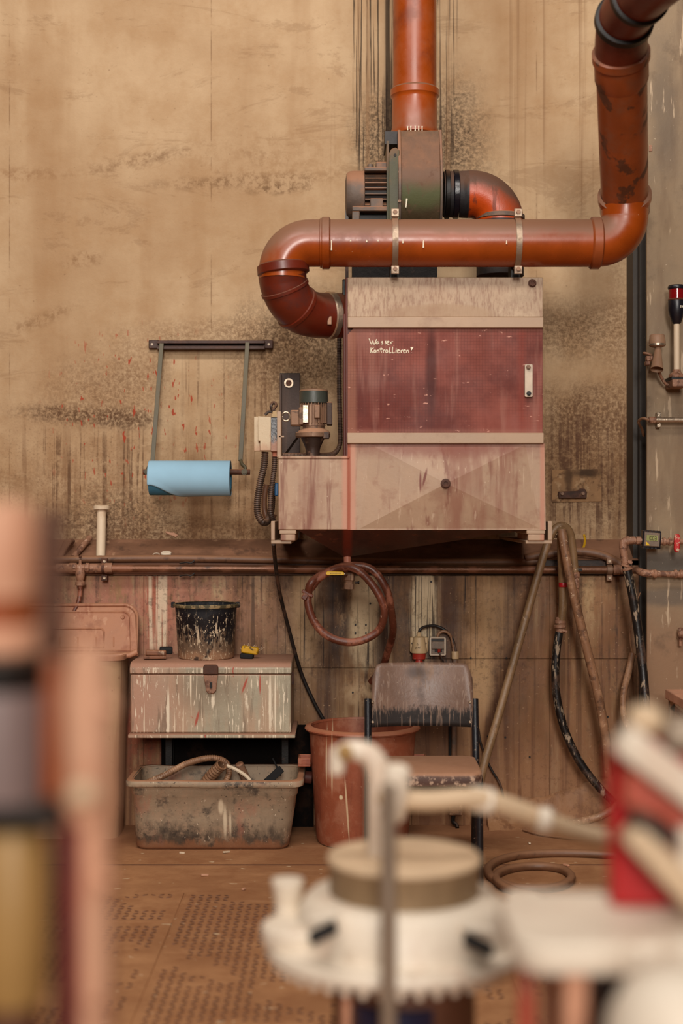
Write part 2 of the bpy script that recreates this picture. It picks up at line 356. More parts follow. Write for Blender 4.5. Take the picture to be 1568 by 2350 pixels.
M['chest'] = mat('grey_green_chest', '#a39881', .5, .05, var=.1, layers=[
    ('streak', '#b39074', .7, 9, .46, .62, .2), ('ell', '#b2826a', .8, 320, 1610, 80, 120, -.5, .9, .3), ('streak', '#6f5a46', .6, 34, .55, .66, .1), ('ell', '#7d6a54', .7, 480, 1575, 60, 50, -.5, .8, .3),
    ('streak', '#e3d0b4', .9, 75, .60, .63, .025), ('streak', '#e8d8be', .85, 130, .61, .64, .08), ('spot', '#e3cfb5', .85, 70, .62, .65, .25), ('spot', '#a23a26', .9, 40, .665, .68, .2),
    ('ell', '#a5402a', .9, 562, 1572, 2.5, 18, -.5, .4, .1, 9, -20), ('ell', '#a5402a', .9, 597, 1570, 2, 22, -.5, .4, .1), ('ell', '#a5402a', .9, 452, 1650, 3, 18, -.5, .4, .1, 9, -14), ('ell', '#e6d6bc', .9, 386, 1640, 3, 55, -.5, .4, .1), ('ell', '#e6d6bc', .9, 620, 1620, 3, 70, -.5, .4, .1), ('ell', '#e6d6bc', .9, 632, 1620, 2, 70, -.5, .4, .1), up(.95, .3, .7, '#a87a62')])
M['bucket'] = mat('black_bucket', '#0d0d14', .45, var=.2, layers=[
    ('zlow', '#b5835e', .95, .70, .73, 40, .07), ('zlow', '#9a7d62', .55, .75, .80, 120, .3), ('spot', '#dcc6a6', .95, 100, .585, .61, .6), ('streak', '#d4bea0', .85, 80, .60, .63, .12), ('spot', '#0f0e15', .85, 14, .53, .62), ('box', '#0d0d14', .85, 380, 570, 1360, 1408, -.4, 8)])
M['wood'] = mat('dirty_wood', '#7a4d33', .6, layers=[('streak', '#d9bfa2', .7, 40, .62, .66, .3), ('spot', '#3b2518', .6, 20, .52, .64), up(.6)])
M['bristle'] = mat('black_bristle', '#0e0c0c', .8)
M['tote'] = mat('clay_smeared_tub', '#9b866e', .6, var=.15, layers=[
    ('spot', '#38322f', .85, 9, .52, .66), ('zlow', '#40362f', .8, .03, .12, 26, .24), ('spot', '#a88c72', .7, 24, .50, .62), ('spot', '#b07a62', .6, 7, .56, .68, .4), ('spot', '#e0ccb0', .9, 110, .64, .68, .5), ('spot', '#26221f', .7, 80, .62, .67), ('zlow', '#9a6a4a', .9, .015, .045),
    ('ell', '#decbad', .95, 507, 1852, 6, 16, -.6, .4, .15), ('ell', '#decbad', .9, 516, 1886, 4, 34, -.6, .5, .15), ('ell', '#decbad', .8, 528, 1892, 2.5, 26, -.6, .5, .15), up(.9, .5, .9)])
M['bin'] = mat('terracotta_bin', '#9c5439', .5, var=.12, layers=[('streak', '#7c3b28', .6, 16, .52, .66, .12), ('spot', '#b87f62', .5, 9, .5, .66), ('spot', '#e0bd98', .8, 90, .67, .71, .4),
    ('ell', '#d9b993', .8, 749, 1752, 1.6, 52, -.62, .4, .1), ('ell', '#d9b993', .85, 762, 1755, 2, 66, -.62, .4, .1), ('ell', '#d9b993', .9, 797, 1862, 2, 68, -.62, .4, .1, 9, 4), ('ell', '#e6cfa8', .95, 783, 1834, 4, 5, -.62, .4, .1), up(.8, .4, .9, '#ad7050')])
M['seat'] = mat('clay_dusted_seat', '#55392e', .6, layers=[('spot', '#c9a88e', .8, 45, .52, .60), up(.96, .1, .6, '#a87a5c')])
M['backrest'] = mat('grey_brown_backrest', '#74594a', .4, var=.12, layers=[('spot', '#4d413e', .6, 6, .52, .66), ('streak', '#94765f', .6, 18, .54, .64, .1), ('zlow', '#17100e', .97, .548, .578, 130, .10), ('streak', '#8a7262', .8, 130, .58, .64, .03), ('ell', '#3f3634', .7, 960, 1545, 22, 14, -.88, .7, .3), ('spot', '#cbb7a4', .7, 90, .69, .72)])
M['cream'] = mat('cream_socket', '#c3a57c', .5, var=.06, layers=[('spot', '#9d7857', .4, 12, .54, .66)])
M['red'] = mat('red_plastic', '#a52f22', .4, var=.1, layers=[('spot', '#c98d78', .6, 30, .6, .68)])
M['redtape'] = mat('red_tape', '#a3121a', .4)
M['redlens'] = mat('red_lens', '#7a0f12', .15, var=.1, bump=0)
M['blackp'] = mat('black_plastic', '#16131a', .35, bump=.05, layers=[up(.5, .4, .9)])
M['grey_panel'] = mat('grey_socket_face', '#6f5c4c', .5, layers=[('spot', '#9b7f67', .5, 20, .5, .66)])
M['horn'] = mat('dusty_horn', '#957258', .55, layers=[up(.7, .3, .8, '#8d5f47')])
M['lcd'] = mat('lcd_green', '#8f8f55', .3, var=.05, bump=0)
M['fgwhite'] = mat('white_machine_paint', '#e2d3bf', .45, var=.05, layers=[('spot', '#b39a82', .6, 20, .58, .68), ('streak', '#c9a890', .4, 14, .56, .66)])
M['fgbeige'] = mat('beige_machine_lid', '#cdb190', .6, var=.05)
M['fggrey'] = mat('grey_drum_side', '#93795a', .5, .2, layers=[('streak', '#6a523a', .5, 12, .5, .64)])
M['fgred'] = mat('red_machine_paint', '#a3080c', .4, var=.08)
M['fgred_dusty'] = mat('dusty_red_paint', '#b3503c', .5, var=.1, layers=[('spot', '#c99078', .6, 5, .48, .62)])
M['fgpink'] = mat('clay_pink_machine', '#cb9374', .6, var=.12, layers=[('spot', '#d3a384', .6, 9, .5, .62), ('spot', '#8f5038', .5, 7, .55, .68)])
M['fgbrown'] = mat('brown_machine', '#5a3522', .6)
M['fgblue'] = mat('dark_blue_plastic', '#151b38', .4)
M['fgochre'] = mat('ochre_canister', '#a07c48', .5, var=.08)
M['fgmauve'] = mat('mauve_grey_metal', '#806c68', .5, var=.12)
M['fgrod'] = mat('grey_rod', '#9b8a78', .4, .5, var=.08)

# ------------------------------------------------------------------ wall materials
g = G('concrete_wall')
nz = g.noise(1.1, 7, .62); fine = g.noise(38, 6, .72); mid = g.noise(6, 6, .68)
col = g.mix(g.ramp(nz, .34, .66), lin('#ad8c69'), lin('#c5a885'))
col = g.mix(g.math('MULTIPLY', g.ramp(mid, .42, .68), .35), col, lin('#a37c54'))
col = g.mix(g.math('MULTIPLY', g.streaks(4.5, .46, .68, .12), .35), col, lin('#9a734d'))
col = g.mix(g.math('MULTIPLY', g.ramp(g.noise(3.0, 8, .78, g.scale((.5,1,1.6)), .6), .55, .61), .26), col, lin('#7c593a'))
speck = g.ramp(g.noise(120, 5, .8), .555, .63)
def stain(mask, c, st, sp=True):
    global col
    m = g.math('MULTIPLY', mask, st)
    if sp: m = g.mul(m, g.ramp(g.noise(30, 6, .8), .36, .58))
    col = g.mix(m, col, lin(c))
blot = g.ramp(g.noise(24, 6, .78), .44, .60)
# formwork joints
for px in (22, 485, 1232):
    jm = g.mul(g.xband(px-1.2, px+1.2, 0, 1.2), g.ramp(g.noise(5, 5, .7, g.scale((.2,1,1))), .44, .6))
    col = g.mix(g.math('MULTIPLY', jm, .6), col, lin('#6f4f33'))
# scuffed bands
for e, c, st in (((330, 365, 110, 14, 0, .8, .5, 12, 12), '#6b4b30', .55), ((560, 415, 190, 14, 0, .8, .5, 12, 3), '#5f4128', .6),
                 ((640, 432, 60, 12, 0, .7, .5, 18, 5), '#4e3420', .7), ((60, 400, 90, 14, 0, .8, .5), '#8a6544', .5),
                 ((190, 595, 40, 16, 0, .7, .5, 14, 10), '#7d5a3b', .6), ((90, 735, 80, 14, 0, .8, .5, 12, 22), '#7a5838', .55), ((620, 370, 160, 60, 0, .9, .5), '#94704c', .35)):
    m = g.math('MULTIPLY', g.mul(g.ell(*e), blot), st); col = g.mix(m, col, lin(c))
# lower part of the wall carries more grime
zz = g.math('SUBTRACT', 1.0, g.ramp(g.math('ADD', g.xyz()[2], g.math('MULTIPLY', g.math('SUBTRACT', g.noise(2.2, 6, .7), .5), 1.3)), 1.15, 2.0))
col = g.mix(g.math('MULTIPLY', g.mul(zz, g.ramp(g.noise(7, 8, .8), .40, .62)), .5), col, lin('#8a6342'))
col = g.mix(g.math('MULTIPLY', g.mul(zz, speck, g.ramp(g.noise(5, 5, .7), .38, .58)), .8), col, lin('#4d3322'))
col = g.mix(g.math('MULTIPLY', g.mul(zz, g.streaks(16, .55, .66, .06, 2)), .5), col, lin('#6e4b31'))
# dark dirt and soot patches, with duct and elbow shadows painted in
for e, c, st in (((200, 955, 135, 20, 0, .7, .5, 10, -4), '#4a301f', .95), ((290, 960, 50, 22, 0, .8, .5, 12), '#4a301f', .8), ((240, 900, 120, 70, 0, .9, .6), '#6b4a30', .65),
                 ((320, 830, 60, 60, 0, .9, .6), '#7d5a3c', .5), ((180, 1120, 140, 60, 0, .9, .6), '#7a573a', .5), ((270, 1190, 110, 60, 0, .7, .6, 12), '#3f2a1c', .75), ((430, 1235, 330, 45, 0, .7, .3), '#63432d', .8),
                 ((500, 770, 190, 32, 0, .8, .4), '#7a583b', .6), ((690, 800, 130, 110, 0, .8, .5), '#44301f', .9), ((640, 880, 90, 90, 0, .9, .6), '#7d5b3e', .5),  # second patch paints the shade beneath the left elbow along with soot
                 ((1340, 1060, 120, 120, 0, .9, .5), '#5f3f2a', .8), ((1330, 760, 130, 60, 0, .8, .3), '#5d422b', .75), ((1420, 900, 26, 400, 0, .8, .3), '#7a5638', .45), ((1340, 950, 110, 60, 0, .8, .5), '#5f412b', .85),  # second patch is the cross duct's cast shadow put into the colour
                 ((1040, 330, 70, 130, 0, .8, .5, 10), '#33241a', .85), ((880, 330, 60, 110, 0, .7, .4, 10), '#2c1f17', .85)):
    m = g.math('MULTIPLY', g.mul(g.ell(*e), g.ramp(g.noise(60, 8, .85), .40, .585)), st); col = g.mix(m, col, lin(c))
# drips
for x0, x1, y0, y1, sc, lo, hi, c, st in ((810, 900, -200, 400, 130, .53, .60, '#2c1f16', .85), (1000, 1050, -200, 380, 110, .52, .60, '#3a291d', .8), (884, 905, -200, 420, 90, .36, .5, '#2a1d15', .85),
                                      (90, 345, 990, 1240, 60, .54, .62, '#5a3d29', .75), (1258, 1440, 950, 1240, 55, .49, .60, '#57392a', .8), (420, 640, 820, 1240, 55, .54, .62, '#5d3e29', .55),
                                      (700, 1440, -200, 500, 14, .55, .62, '#7d5a3c', .45)):
    m = g.mul(g.xband(x0, x1, 0, 14 if y0 > 0 else 3), g.zband(y0, y1, 0, 70), g.streaks(sc, lo, hi, .03 if y0 > 0 else .012, x0*.01), g.ramp(g.noise(14, 6, .75), .36, .56) if y0 > 0 else g.ramp(g.noise(3, 4, .6), .2, .45))
    col = g.mix(g.math('MULTIPLY', m, st), col, lin(c))
# red paint flecks near the roll holder
m = g.mul(g.ell(320, 960, 200, 190, 0, .4, .3, 5), g.ramp(g.noise(42, 2, .5, g.scale((1.3,1,.45), (3,0,1))), .645, .665))
col = g.mix(g.math('MULTIPLY', m, .9), col, lin('#a23a22'))
pit = g.ramp(g.noise(55, 3, .6, None), .67, .72)
col = g.mix(g.math('MULTIPLY', pit, .35), col, lin('#6a4a31'))
hgt = g.math('ADD', g.math('MULTIPLY', mid, .8), g.math('ADD', g.math('MULTIPLY', fine, .25), g.math('MULTIPLY', g.noise(2.2, 3), 1.2)))
M['wall'] = g.out(col, .85, 0, hgt, .02, .35, spec=.25)

g = G('clay_streaked_cladding')
col = g.mix(g.ramp(g.noise(2.0, 6, .6), .36, .64), lin('#84603f'), lin('#a07a55'))
col = g.mix(g.streaks(3.2, .44, .60, .10, 7, 6), col, lin('#67482f'))
col = g.mix(g.math('MULTIPLY', g.streaks(6.5, .52, .62, .07, 9, 6), .85), col, lin('#b99a72'))
col = g.mix(g.math('MULTIPLY', g.streaks(9, .54, .64, .05, 12, 6), .8), col, lin('#43291b'))
col = g.mix(g.math('MULTIPLY', g.streaks(5, .5, .62, .10, 1), .7), col, lin('#5d3f2c'))
col = g.mix(g.math('MULTIPLY', g.streaks(11, .55, .66, .07, 2), .75), col, lin('#bb9c78'))
col = g.mix(g.math('MULTIPLY', g.streaks(34, .54, .62, .03, 3), .8), col, lin('#3a241a'))
YL = -.15
for e, c, st in (((350, 1400, 260, 90, YL, .6, .4), '#a9705a', .95), ((420, 1480, 200, 60, YL, .7, .4), '#a5715a', .7), ((600, 1450, 120, 150, YL, .8, .5), '#8a6a4c', .6),
                 ((835, 1420, 34, 120, YL, .35, .25, 9), '#d2b994', 1), ((972, 1400, 30, 110, YL, .25, .15, 9), '#d2bb98', 1), ((1100, 1530, 30, 90, YL, .6, .3), '#b98f66', .8),
                 ((775, 1400, 26, 120, YL, .4, .3), '#3f2c22', .9), ((870, 1400, 16, 140, YL, .5, .4), '#59422f', .7), ((1030, 1410, 22, 90, YL, .4, .2), '#54392a', .9), ((920, 1440, 20, 160, YL, .6, .4), '#56402f', .7),
                 ((700, 1420, 40, 120, YL, .7, .5), '#a98a68', .6), ((830, 1590, 40, 24, YL, .5, .5, 16), '#c0a17c', .9), ((1130, 1400, 55, 110, YL, .7, .4), '#a58159', .7),
                 ((1330, 1500, 160, 400, YL, .8, .3), '#8a5c3c', .55), ((1240, 1830, 160, 60, YL, .8, .5), '#a17e5e', .5), ((310, 1700, 70, 90, YL, .6, .4), '#8f3826', .8), ((360, 1390, 30, 90, YL, .5, .4), '#a8573f', .6)):
    col = g.mix(g.math('MULTIPLY', g.mul(g.ell(*e), g.ramp(g.noise(26, 6, .75, g.scale((1,1,.35))), .34, .56)), st), col, lin(c))
for e, c, st in (((838, 1400, 30, 90, YL, .2, .12, 12), '#cdb490', .85), ((840, 1470, 16, 60, YL, .3, .2, 12), '#cdb490', .8), ((974, 1395, 26, 100, YL, .12, .06, 12), '#d0b996', .9), ((1105, 1560, 26, 70, YL, .5, .2), '#bf9a70', .8), ((1130, 1400, 40, 80, YL, .6, .3), '#b18d66', .6), ((700, 1400, 24, 110, YL, .6, .4), '#b4946e', .6)):
    col = g.mix(g.math('MULTIPLY', g.ell(*e), st), col, lin(c))
for x0, x1, y0, y1, sc, lo, hi, c, st in ((334, 384, 1318, 1490, 60, .46, .53, '#d8bfa2', .9), (690, 1100, 1320, 1530, 70, .57, .63, '#2a1c15', .85), (130, 320, 1318, 1500, 24, .54, .62, '#c08d6e', .6),
                                      (940, 1000, 1320, 1530, 110, .55, .60, '#2f2018', .85), (1080, 1460, 1320, 1900, 18, .56, .64, '#4f3220', .6), (540, 690, 1320, 1640, 40, .55, .62, '#3a281c', .7)):
    m = g.mul(g.xband(x0, x1, YL, 3), g.zband(y0, y1, YL, 14), g.streaks(sc, lo, hi, .015, x0*.013)); col = g.mix(g.math('MULTIPLY', m, st), col, lin(c))
col = g.mix(g.math('MULTIPLY', g.ramp(g.noise(90, 3, .6), .66, .72), .6), col, lin('#c09a76'))
col = g.mix(g.math('MULTIPLY', g.mul(g.ramp(g.noise(40, 6, .8), .5, .62), g.ramp(g.noise(3, 4), .4, .6)), .5), col, lin('#3d281c'))
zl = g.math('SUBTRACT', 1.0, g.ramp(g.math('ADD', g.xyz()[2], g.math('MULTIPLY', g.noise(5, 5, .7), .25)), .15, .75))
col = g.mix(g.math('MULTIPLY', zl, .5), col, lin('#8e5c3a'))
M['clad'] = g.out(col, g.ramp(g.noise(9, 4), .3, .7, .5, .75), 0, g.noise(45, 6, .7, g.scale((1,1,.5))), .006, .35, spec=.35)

M['ledge'] = mat('dusty_ledge', '#7a543c', .8, var=.2, vscale=5, layers=[('spot', '#94694e', .7, 6, .46, .64, 3), ('spot', '#b88f6e', .6, 20, .62, .7), ('spot', '#3f291c', .6, 8, .55, .66)])
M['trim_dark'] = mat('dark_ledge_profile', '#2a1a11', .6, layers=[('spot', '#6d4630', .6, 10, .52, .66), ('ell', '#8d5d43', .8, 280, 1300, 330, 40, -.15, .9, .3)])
M['column'] = mat('painted_steel_column', '#8c7559', .6, var=.1, layers=[('streak', '#6f563f', .5, 7, .5, .64, .2), ('zlow', '#8f6a4d', .8, .7, 1.0), ('ell', '#4d4742', .75, 1540, 1290, 80, 28, -.35, .4, .3), ('ell', '#4d4742', .6, 1540, 1370, 80, 22, -.35, .4, .3),
    ('ell', '#54463a', .5, 1525, 250, 30, 120, -.35, .6, .4), ('streak', '#c9b092', .7, 40, .62, .67, .1), ('spot', '#d8c2a5', .8, 70, .67, .71), ('spot', '#54402f', .4, 6, .55, .68)])
M['column_side'] = mat('column_side_steel', '#38312a', .6, layers=[('streak', '#544a3a', .5, 10, .5, .62), ('spot', '#8f7a60', .5, 60, .67, .72)])
M['column_dark'] = mat('recess_shade', '#1e1816', .7)  # shade of recesses and holes put into the colour
M['void'] = mat('shade_board', '#100b09', .95, spec=.1, layers=[('spot', '#2e1d14', .6, 8, .5, .66)])  # near-black colour stands for the shade beneath the chest
g = G('clay_dusted_floor')
col = g.mix(g.ramp(g.noise(1.7, 7, .65), .36, .64), lin('#9c6c48'), lin('#b5835a'))
col = g.mix(g.math('MULTIPLY', g.ramp(g.noise(9, 6, .7), .44, .66), .4), col, lin('#8a5736'))
col = g.mix(g.math('MULTIPLY', g.ramp(g.noise(4, 6, .75, g.scale((.4,1.6,1))), .54, .66), .35), col, lin('#c39268'))
col = g.mix(g.math('MULTIPLY', g.ramp(g.noise(26, 2, .5, g.scale((.7,1.2,1))), .70, .73), .9), col, lin('#d9bd98'))
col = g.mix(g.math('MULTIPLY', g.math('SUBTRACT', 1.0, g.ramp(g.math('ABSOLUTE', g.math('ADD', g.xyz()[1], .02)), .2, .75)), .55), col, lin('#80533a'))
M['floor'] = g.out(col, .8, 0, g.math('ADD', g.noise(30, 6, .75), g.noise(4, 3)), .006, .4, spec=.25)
M['tread'] = mat('worn_tread', '#633d27', .6, var=.2)
# ------------------------------------------------------------------ the setting
ZB = W(0, 1238, 0).z; ZF = W(0, 1286, -.15).z
wall = struct(MB().box((-4, 0, ZB-.2), (4, .3, 5.2)).build('wall_back', M['wall']))
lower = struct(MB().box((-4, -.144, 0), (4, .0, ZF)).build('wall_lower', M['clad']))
MB().prism([(-.144, ZF), (-.144, ZF-.02), (0, ZF-.02), (0, ZB)], -4, 4, 'YZ').build('ledge', M['ledge'], lower)
seams = [-1000, -500, -60, 330, 690, 945, 1081, 1262, 1460, 1800, 2300]
zsm = W(0, 1533, -.15).z; zsm2 = W(0, 1512, -.15).z; ztop = W(0, 1322, -.15).z
for i in range(len(seams)-1):
    x0 = W(seams[i], 0, -.15).x + .001; x1 = W(seams[i+1], 0, -.15).x - .001
    zs = zsm if i < 5 else zsm2
    y = -.150 - (.0015 if i % 2 else 0)
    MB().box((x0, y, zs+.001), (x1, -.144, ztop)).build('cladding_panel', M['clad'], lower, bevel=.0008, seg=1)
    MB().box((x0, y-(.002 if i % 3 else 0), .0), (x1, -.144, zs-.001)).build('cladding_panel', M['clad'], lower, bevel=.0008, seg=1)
for px, py in ((1081, 1510), (1163, 1510), (1160, 1692), (1120, 1690), (1216, 1737), (1395, 1645), (878, 1388), (850, 1385), (816, 1434), (840, 1434), (816, 1453), (840, 1453), (990, 1335), (810, 1589), (1081, 1660)):
    p = W(px, py, -.153); MB().cyl(p, p + Vector((0, -.004, 0)), .004, n=8).build('screw', M['dark'], lower)
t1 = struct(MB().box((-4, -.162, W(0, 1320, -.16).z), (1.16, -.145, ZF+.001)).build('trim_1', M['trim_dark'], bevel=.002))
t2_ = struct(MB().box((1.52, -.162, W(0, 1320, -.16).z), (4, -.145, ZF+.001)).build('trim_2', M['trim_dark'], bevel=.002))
# crumbling plaster skirt at the foot of the wall
mb = MB(); nx = 40; prof = [(-.155, .20), (-.175, .175), (-.185, .10), (-.215, .05), (-.25, .0)]
vs = []; x0, x1 = FL(1120, 1900).x, FL(1460, 1900).x
for i in range(nx+1):
    t = i/nx; x = x0 + (x1-x0)*t
    hh = .30 + .75*t + .28*mnoise.noise(Vector((x*9, 0, 3)))
    for j, (y, z) in enumerate(prof):
        vs.append((x, y*1.0 + .012*mnoise.noise(Vector((x*25, j*2.0, 1))), max(0, z*hh + .008*mnoise.noise(Vector((x*30, j*3.0, 7)))*(j < 4))))
    vs.append((x, -.14, 0))
k = len(prof)+1
fs = [(i*k+j, (i+1)*k+j, (i+1)*k+j+1, i*k+j+1) for i in range(nx) for j in range(k-1)] + [tuple(range(k)), tuple(range(nx*k, nx*k+k))]
mb.add(vs, fs).build('plaster_skirt', M['clad'], lower, sharp=60)

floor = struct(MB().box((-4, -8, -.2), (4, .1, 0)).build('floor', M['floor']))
ys = -1.17
plates = [(-1.45, -.515, -1.50, ys), (-1.45, -.515, -2.75, -1.506), (-.509, .45, -2.75, ys), (.456, 1.4, -2.75, ys)]
for (x0, x1, y0, y1) in plates:
    pl = MB().box((x0, y0, -.004), (x1, y1, .003)).build('floor_plate', M['floor'], floor, bevel=.001, seg=1)
    mb = MB(); st = .027
    ny = int((y1-y0-.03)/st); nxx = int((x1-x0-.03)/st)
    for j in range(ny):
        for i in range(nxx):
            x = x0+.028+i*st + (j % 2)*st*.5*0; y = y0+.028+j*st
            q = mnoise.noise(Vector((x*5, y*5, 1.3))) + .5*mnoise.noise(Vector((x*17, y*17, 4)))
            if q < -.12: continue                     # buried under dried clay
            h = .0016 + .0012*min(1, q+.3); a = math.radians(35 if (i+j) % 2 else -35)
            ca, sa = math.cos(a), math.sin(a); l, w = .0115, .0036
            pts = [(-l,0),(-l*.3,-w),(l*.3,-w),(l,0),(l*.3,w),(-l*.3,w)]
            b = [(x+ca*u-sa*v, y+sa*u+ca*v, .003) for u, v in pts]
            t = [(x+ca*u*.7-sa*v*.6, y+sa*u*.7+ca*v*.6, .003+h) for u, v in pts]
            mb.add(b+t, [(6,7,8,9,10,11)] + [(m, (m+1) % 6, 6+(m+1) % 6, 6+m) for m in range(6)])
    o = mb.build('tread_pattern', M['tread'], pl); o['kind'] = 'stuff'
# a strip of concrete kerb line between wall zone and plates
MB().box((-1.4, -.80, -.002), (1.3, -.793, .0025)).build('joint_strip', M['tread'], floor)
dr = MB(); 
a = FL(1330, 1893); b = FL(1470, 1893)
drain = MB().box((a.x, -.33, 0), (b.x, -.24, .012)).build('drain_channel', M['rust'], floor, bevel=.002)
for i in range(8):
    x = a.x + .02 + i*.03; MB().box((x, -.325, .010), (x+.018, -.317, .0135)).build('slot', M['column_dark'], drain)
# steel column on the right
cx = W(1485, 0, -.35).x
colm = struct(MB().box((cx, -.35, 0), (cx+.32, -.332, 5.0)).build('steel_column', M['column'], bevel=.002))
MB().box((cx+.01, -.17, 0), (cx+.31, -.005, 5.0)).build('rear_flange', M['column_side'], colm)
MB().box((cx+.10, -.332, 0), (cx+.22, -.17, 5.0)).build('web', M['column_dark'], colm)  # web coloured dark for the shade inside the column
MB().box((cx-.008, -.13, 0), (cx+.01, -.0, 5.0)).build('edge_bar', M['column_side'], colm)
for py in (340, 1790):
    p = W(1490, py, -.352); MB().box((p.x, -.354, p.z-.012), (p.x+.012, -.35, p.z+.012)).build('tab', M['pinkpipe'], colm)

# ------------------------------------------------------------------ ducts
def ring(path_pt, direction, r, w, bead, name, m, parent, n=32):
    d = Vector(direction).normalized(); o = Vector(path_pt) - d*w/2
    return MB().lathe(o, d, [(r, 0), (r+bead, w*.15), (r+bead, w*.85), (r, w)], n).build(name, m, parent)
Y1 = -.53; r1 = L(50, Y1); c0 = W(952, 310, Y1)
t = thing('exhaust_duct', 'straight orange vertical duct rising from the fan to the ceiling', 'duct', (c0.x, Y1, c0.z))
zt = lambda py: W(0, py, Y1).z
MB().lathe((c0.x, Y1, zt(316)), (0,0,1), [(r1,0),(r1, 4.9-zt(316))], 40).build('pipe', M['orange'], t)
s = MB().lathe((c0.x, Y1, 0), (0,0,1), [(r1*1.0,zt(313)),(r1*1.09,zt(311)),(r1*1.09,zt(301)),(r1*1.05,zt(296)),(r1*1.04,zt(232)),(r1*1.05,zt(226)),(r1*1.115,zt(222)),(r1*1.115,zt(208)),(r1*1.0,zt(203))], 40, False, False).build('socket', M['orange'], t)
MB().lathe((c0.x, Y1, 0), (0,0,1), [(r1*1.06,zt(320)),(r1*1.02,zt(312))], 40).build('rubber_sleeve', M['dark'], t)

for px, hh in ((936,9),(943,12),(953,11),(961,10),(969,13)):
    MB().tube([Vector((W(px,0,Y1-.083).x, Y1-r1*1.1*math.sqrt(1-((px-952)/56)**2)-.001, zt(304)-L(hh,Y1)*k/3)) for k in range(4)], [.003,.002,.002,.003], 6).build('paint_drip', M['chalk'], t)
Y2 = -.88; r2 = L(54, Y2)
t = thing('cross_duct', 'orange horizontal duct strapped along the cabinet top, bent down at the left', 'duct', W(1020, 612, Y2))
pipe = PX([(735,558,Y2),(1380,558,Y2)])
MB().lathe(pipe[0], (1,0,0), [(r2,0),(r2,(pipe[1]-pipe[0]).length)], 40).build('straight_pipe', M['orange'], t)
# left elbow: 90 degrees down
cc = W(712, 622, Y2); R = L(64, Y2)
pts = [W(748,558,Y2)] + [Vector((cc.x + R*math.cos(math.radians(a)), Y2, cc.z + R*math.sin(math.radians(a)))) for a in range(90, 181, 6)] + [W(648,640,Y2)]
MB().tube(pts, r2*.995, 40).build('elbow', M['orange'], t)
low = [Vector((cc.x - R, Y2, cc.z)), W(649,640,-.87), W(654,662,-.86), W(668,690,-.84), W(690,712,-.81), W(720,722,-.77), W(750,724,-.74), W(798,724,-.70)]
lp = spline(low, 6)
MB().tube(lp, [r2*(1.03-.06*i/len(lp)) for i in range(len(lp))], 40).build('lower_elbow', M['orange_red'], t)
ring(W(748,558,Y2), (1,0,0), r2*1.0, L(22,Y2), .008, 'collar', M['orange'], t, 40)
ring(W(738,558,Y2), (1,0,0), r2*1.0, L(8,Y2), .004, 'collar', M['orange'], t, 40)
ring(W(650,618,Y2), (-.1,0.02,1), r2*1.0, L(26,Y2), .009, 'collar', M['orange_red'], t, 40)
ring(lp[22], lp[23]-lp[21], r2*.99, L(12,Y2), .006, 'collar', M['orange_red'], t, 40)
ring(lp[12], lp[13]-lp[11], r2*1.01, L(10,Y2), .004, 'collar', M['orange_red'], t, 40)
hc = lp[37]; hd = lp[38]-lp[36]
ring(hc, hd, r2*.99, L(18,Y2), .004, 'hose_clip', M['bright'], t, 40)
MB().obox(hc + Vector((0, -r2*1.06, -.03)), (.016, .012, .03)).build('clip_screw', M['bolt'], t, bevel=.002)
ring(W(1366,558,Y2), (1,0,0), r2*1.0, L(26,Y2), .008, 'collar', M['orange_dirty'], t, 40)

for px, a, b in ((761,551,574),(805,546,554),(842,546,556),(868,548,554),(925,548,558),(972,543,568),(1074,546,552),(1163,552,560)):
    MB().tube([W(px, a + (b-a)*k/4, Y2-r2*1.0*math.sqrt(max(0, 1-((558-(a+(b-a)*k/4))/54)**2))+.001) for k in range(5)], [.0022,.0018,.0018,.0022,.0028], 6).build('paint_drip', M['chalk'], t)
t = thing('riser_duct', 'leaning orange riser duct on the right with a bend at its foot', 'duct', W(1433, 612, Y2))
cc = W(1372, 496, Y2); R = L(62, Y2)
pts = [W(1360,558,Y2)] + [Vector((cc.x + R*math.cos(math.radians(a)), Y2, cc.z + R*math.sin(math.radians(a)))) for a in range(-90, 1, 6)] + [W(1434,470,Y2-.004)]
MB().tube(pts, r2*.995, 40).build('foot_elbow', M['orange'], t)
pA, pB = W(1434, 452, Y2-.005), W(1426, 128, -1.32)
d = (pB-pA).normalized()
MB().lathe(pA - d*.07, d, [(r2*1.02,0),(r2*1.06,.01),(r2*1.06,.055),(r2*1.13,.06),(r2*1.13,.082),(r2*1.02,.086)], 40).build('socket', M['orange'], t)
MB().lathe(pA, d, [(r2*.99,0),(r2*.99,(pB-pA).length)], 40).build('riser_pipe', M['orange_dirty'], t)
MB().lathe(pB - d*.10, d, [(r2*.99,0),(r2*1.05,.02),(r2*1.05,.085),(r2*1.12,.09),(r2*1.12,.115),(r2*1.02,.12)], 40).build('socket', M['orange_dirty'], t)
top = spline([pB - d*.02, W(1427,88,-1.38), W(1436,40,-1.47), W(1470,-10,-1.62), W(1540,-70,-1.86), W(1680,-180,-2.25), W(1900,-340,-2.8)], 8)
MB().tube(top, r2*1.0, 40).build('head_elbow', M['orange_red'], t)
ring(top[15], top[17]-top[13], r2*1.0, .035, .010, 'rubber_ring', M['dark'], t, 40)
ring(top[24], top[25]-top[23], r2*1.0, .03, .010, 'rubber_ring', M['dark'], t, 40)

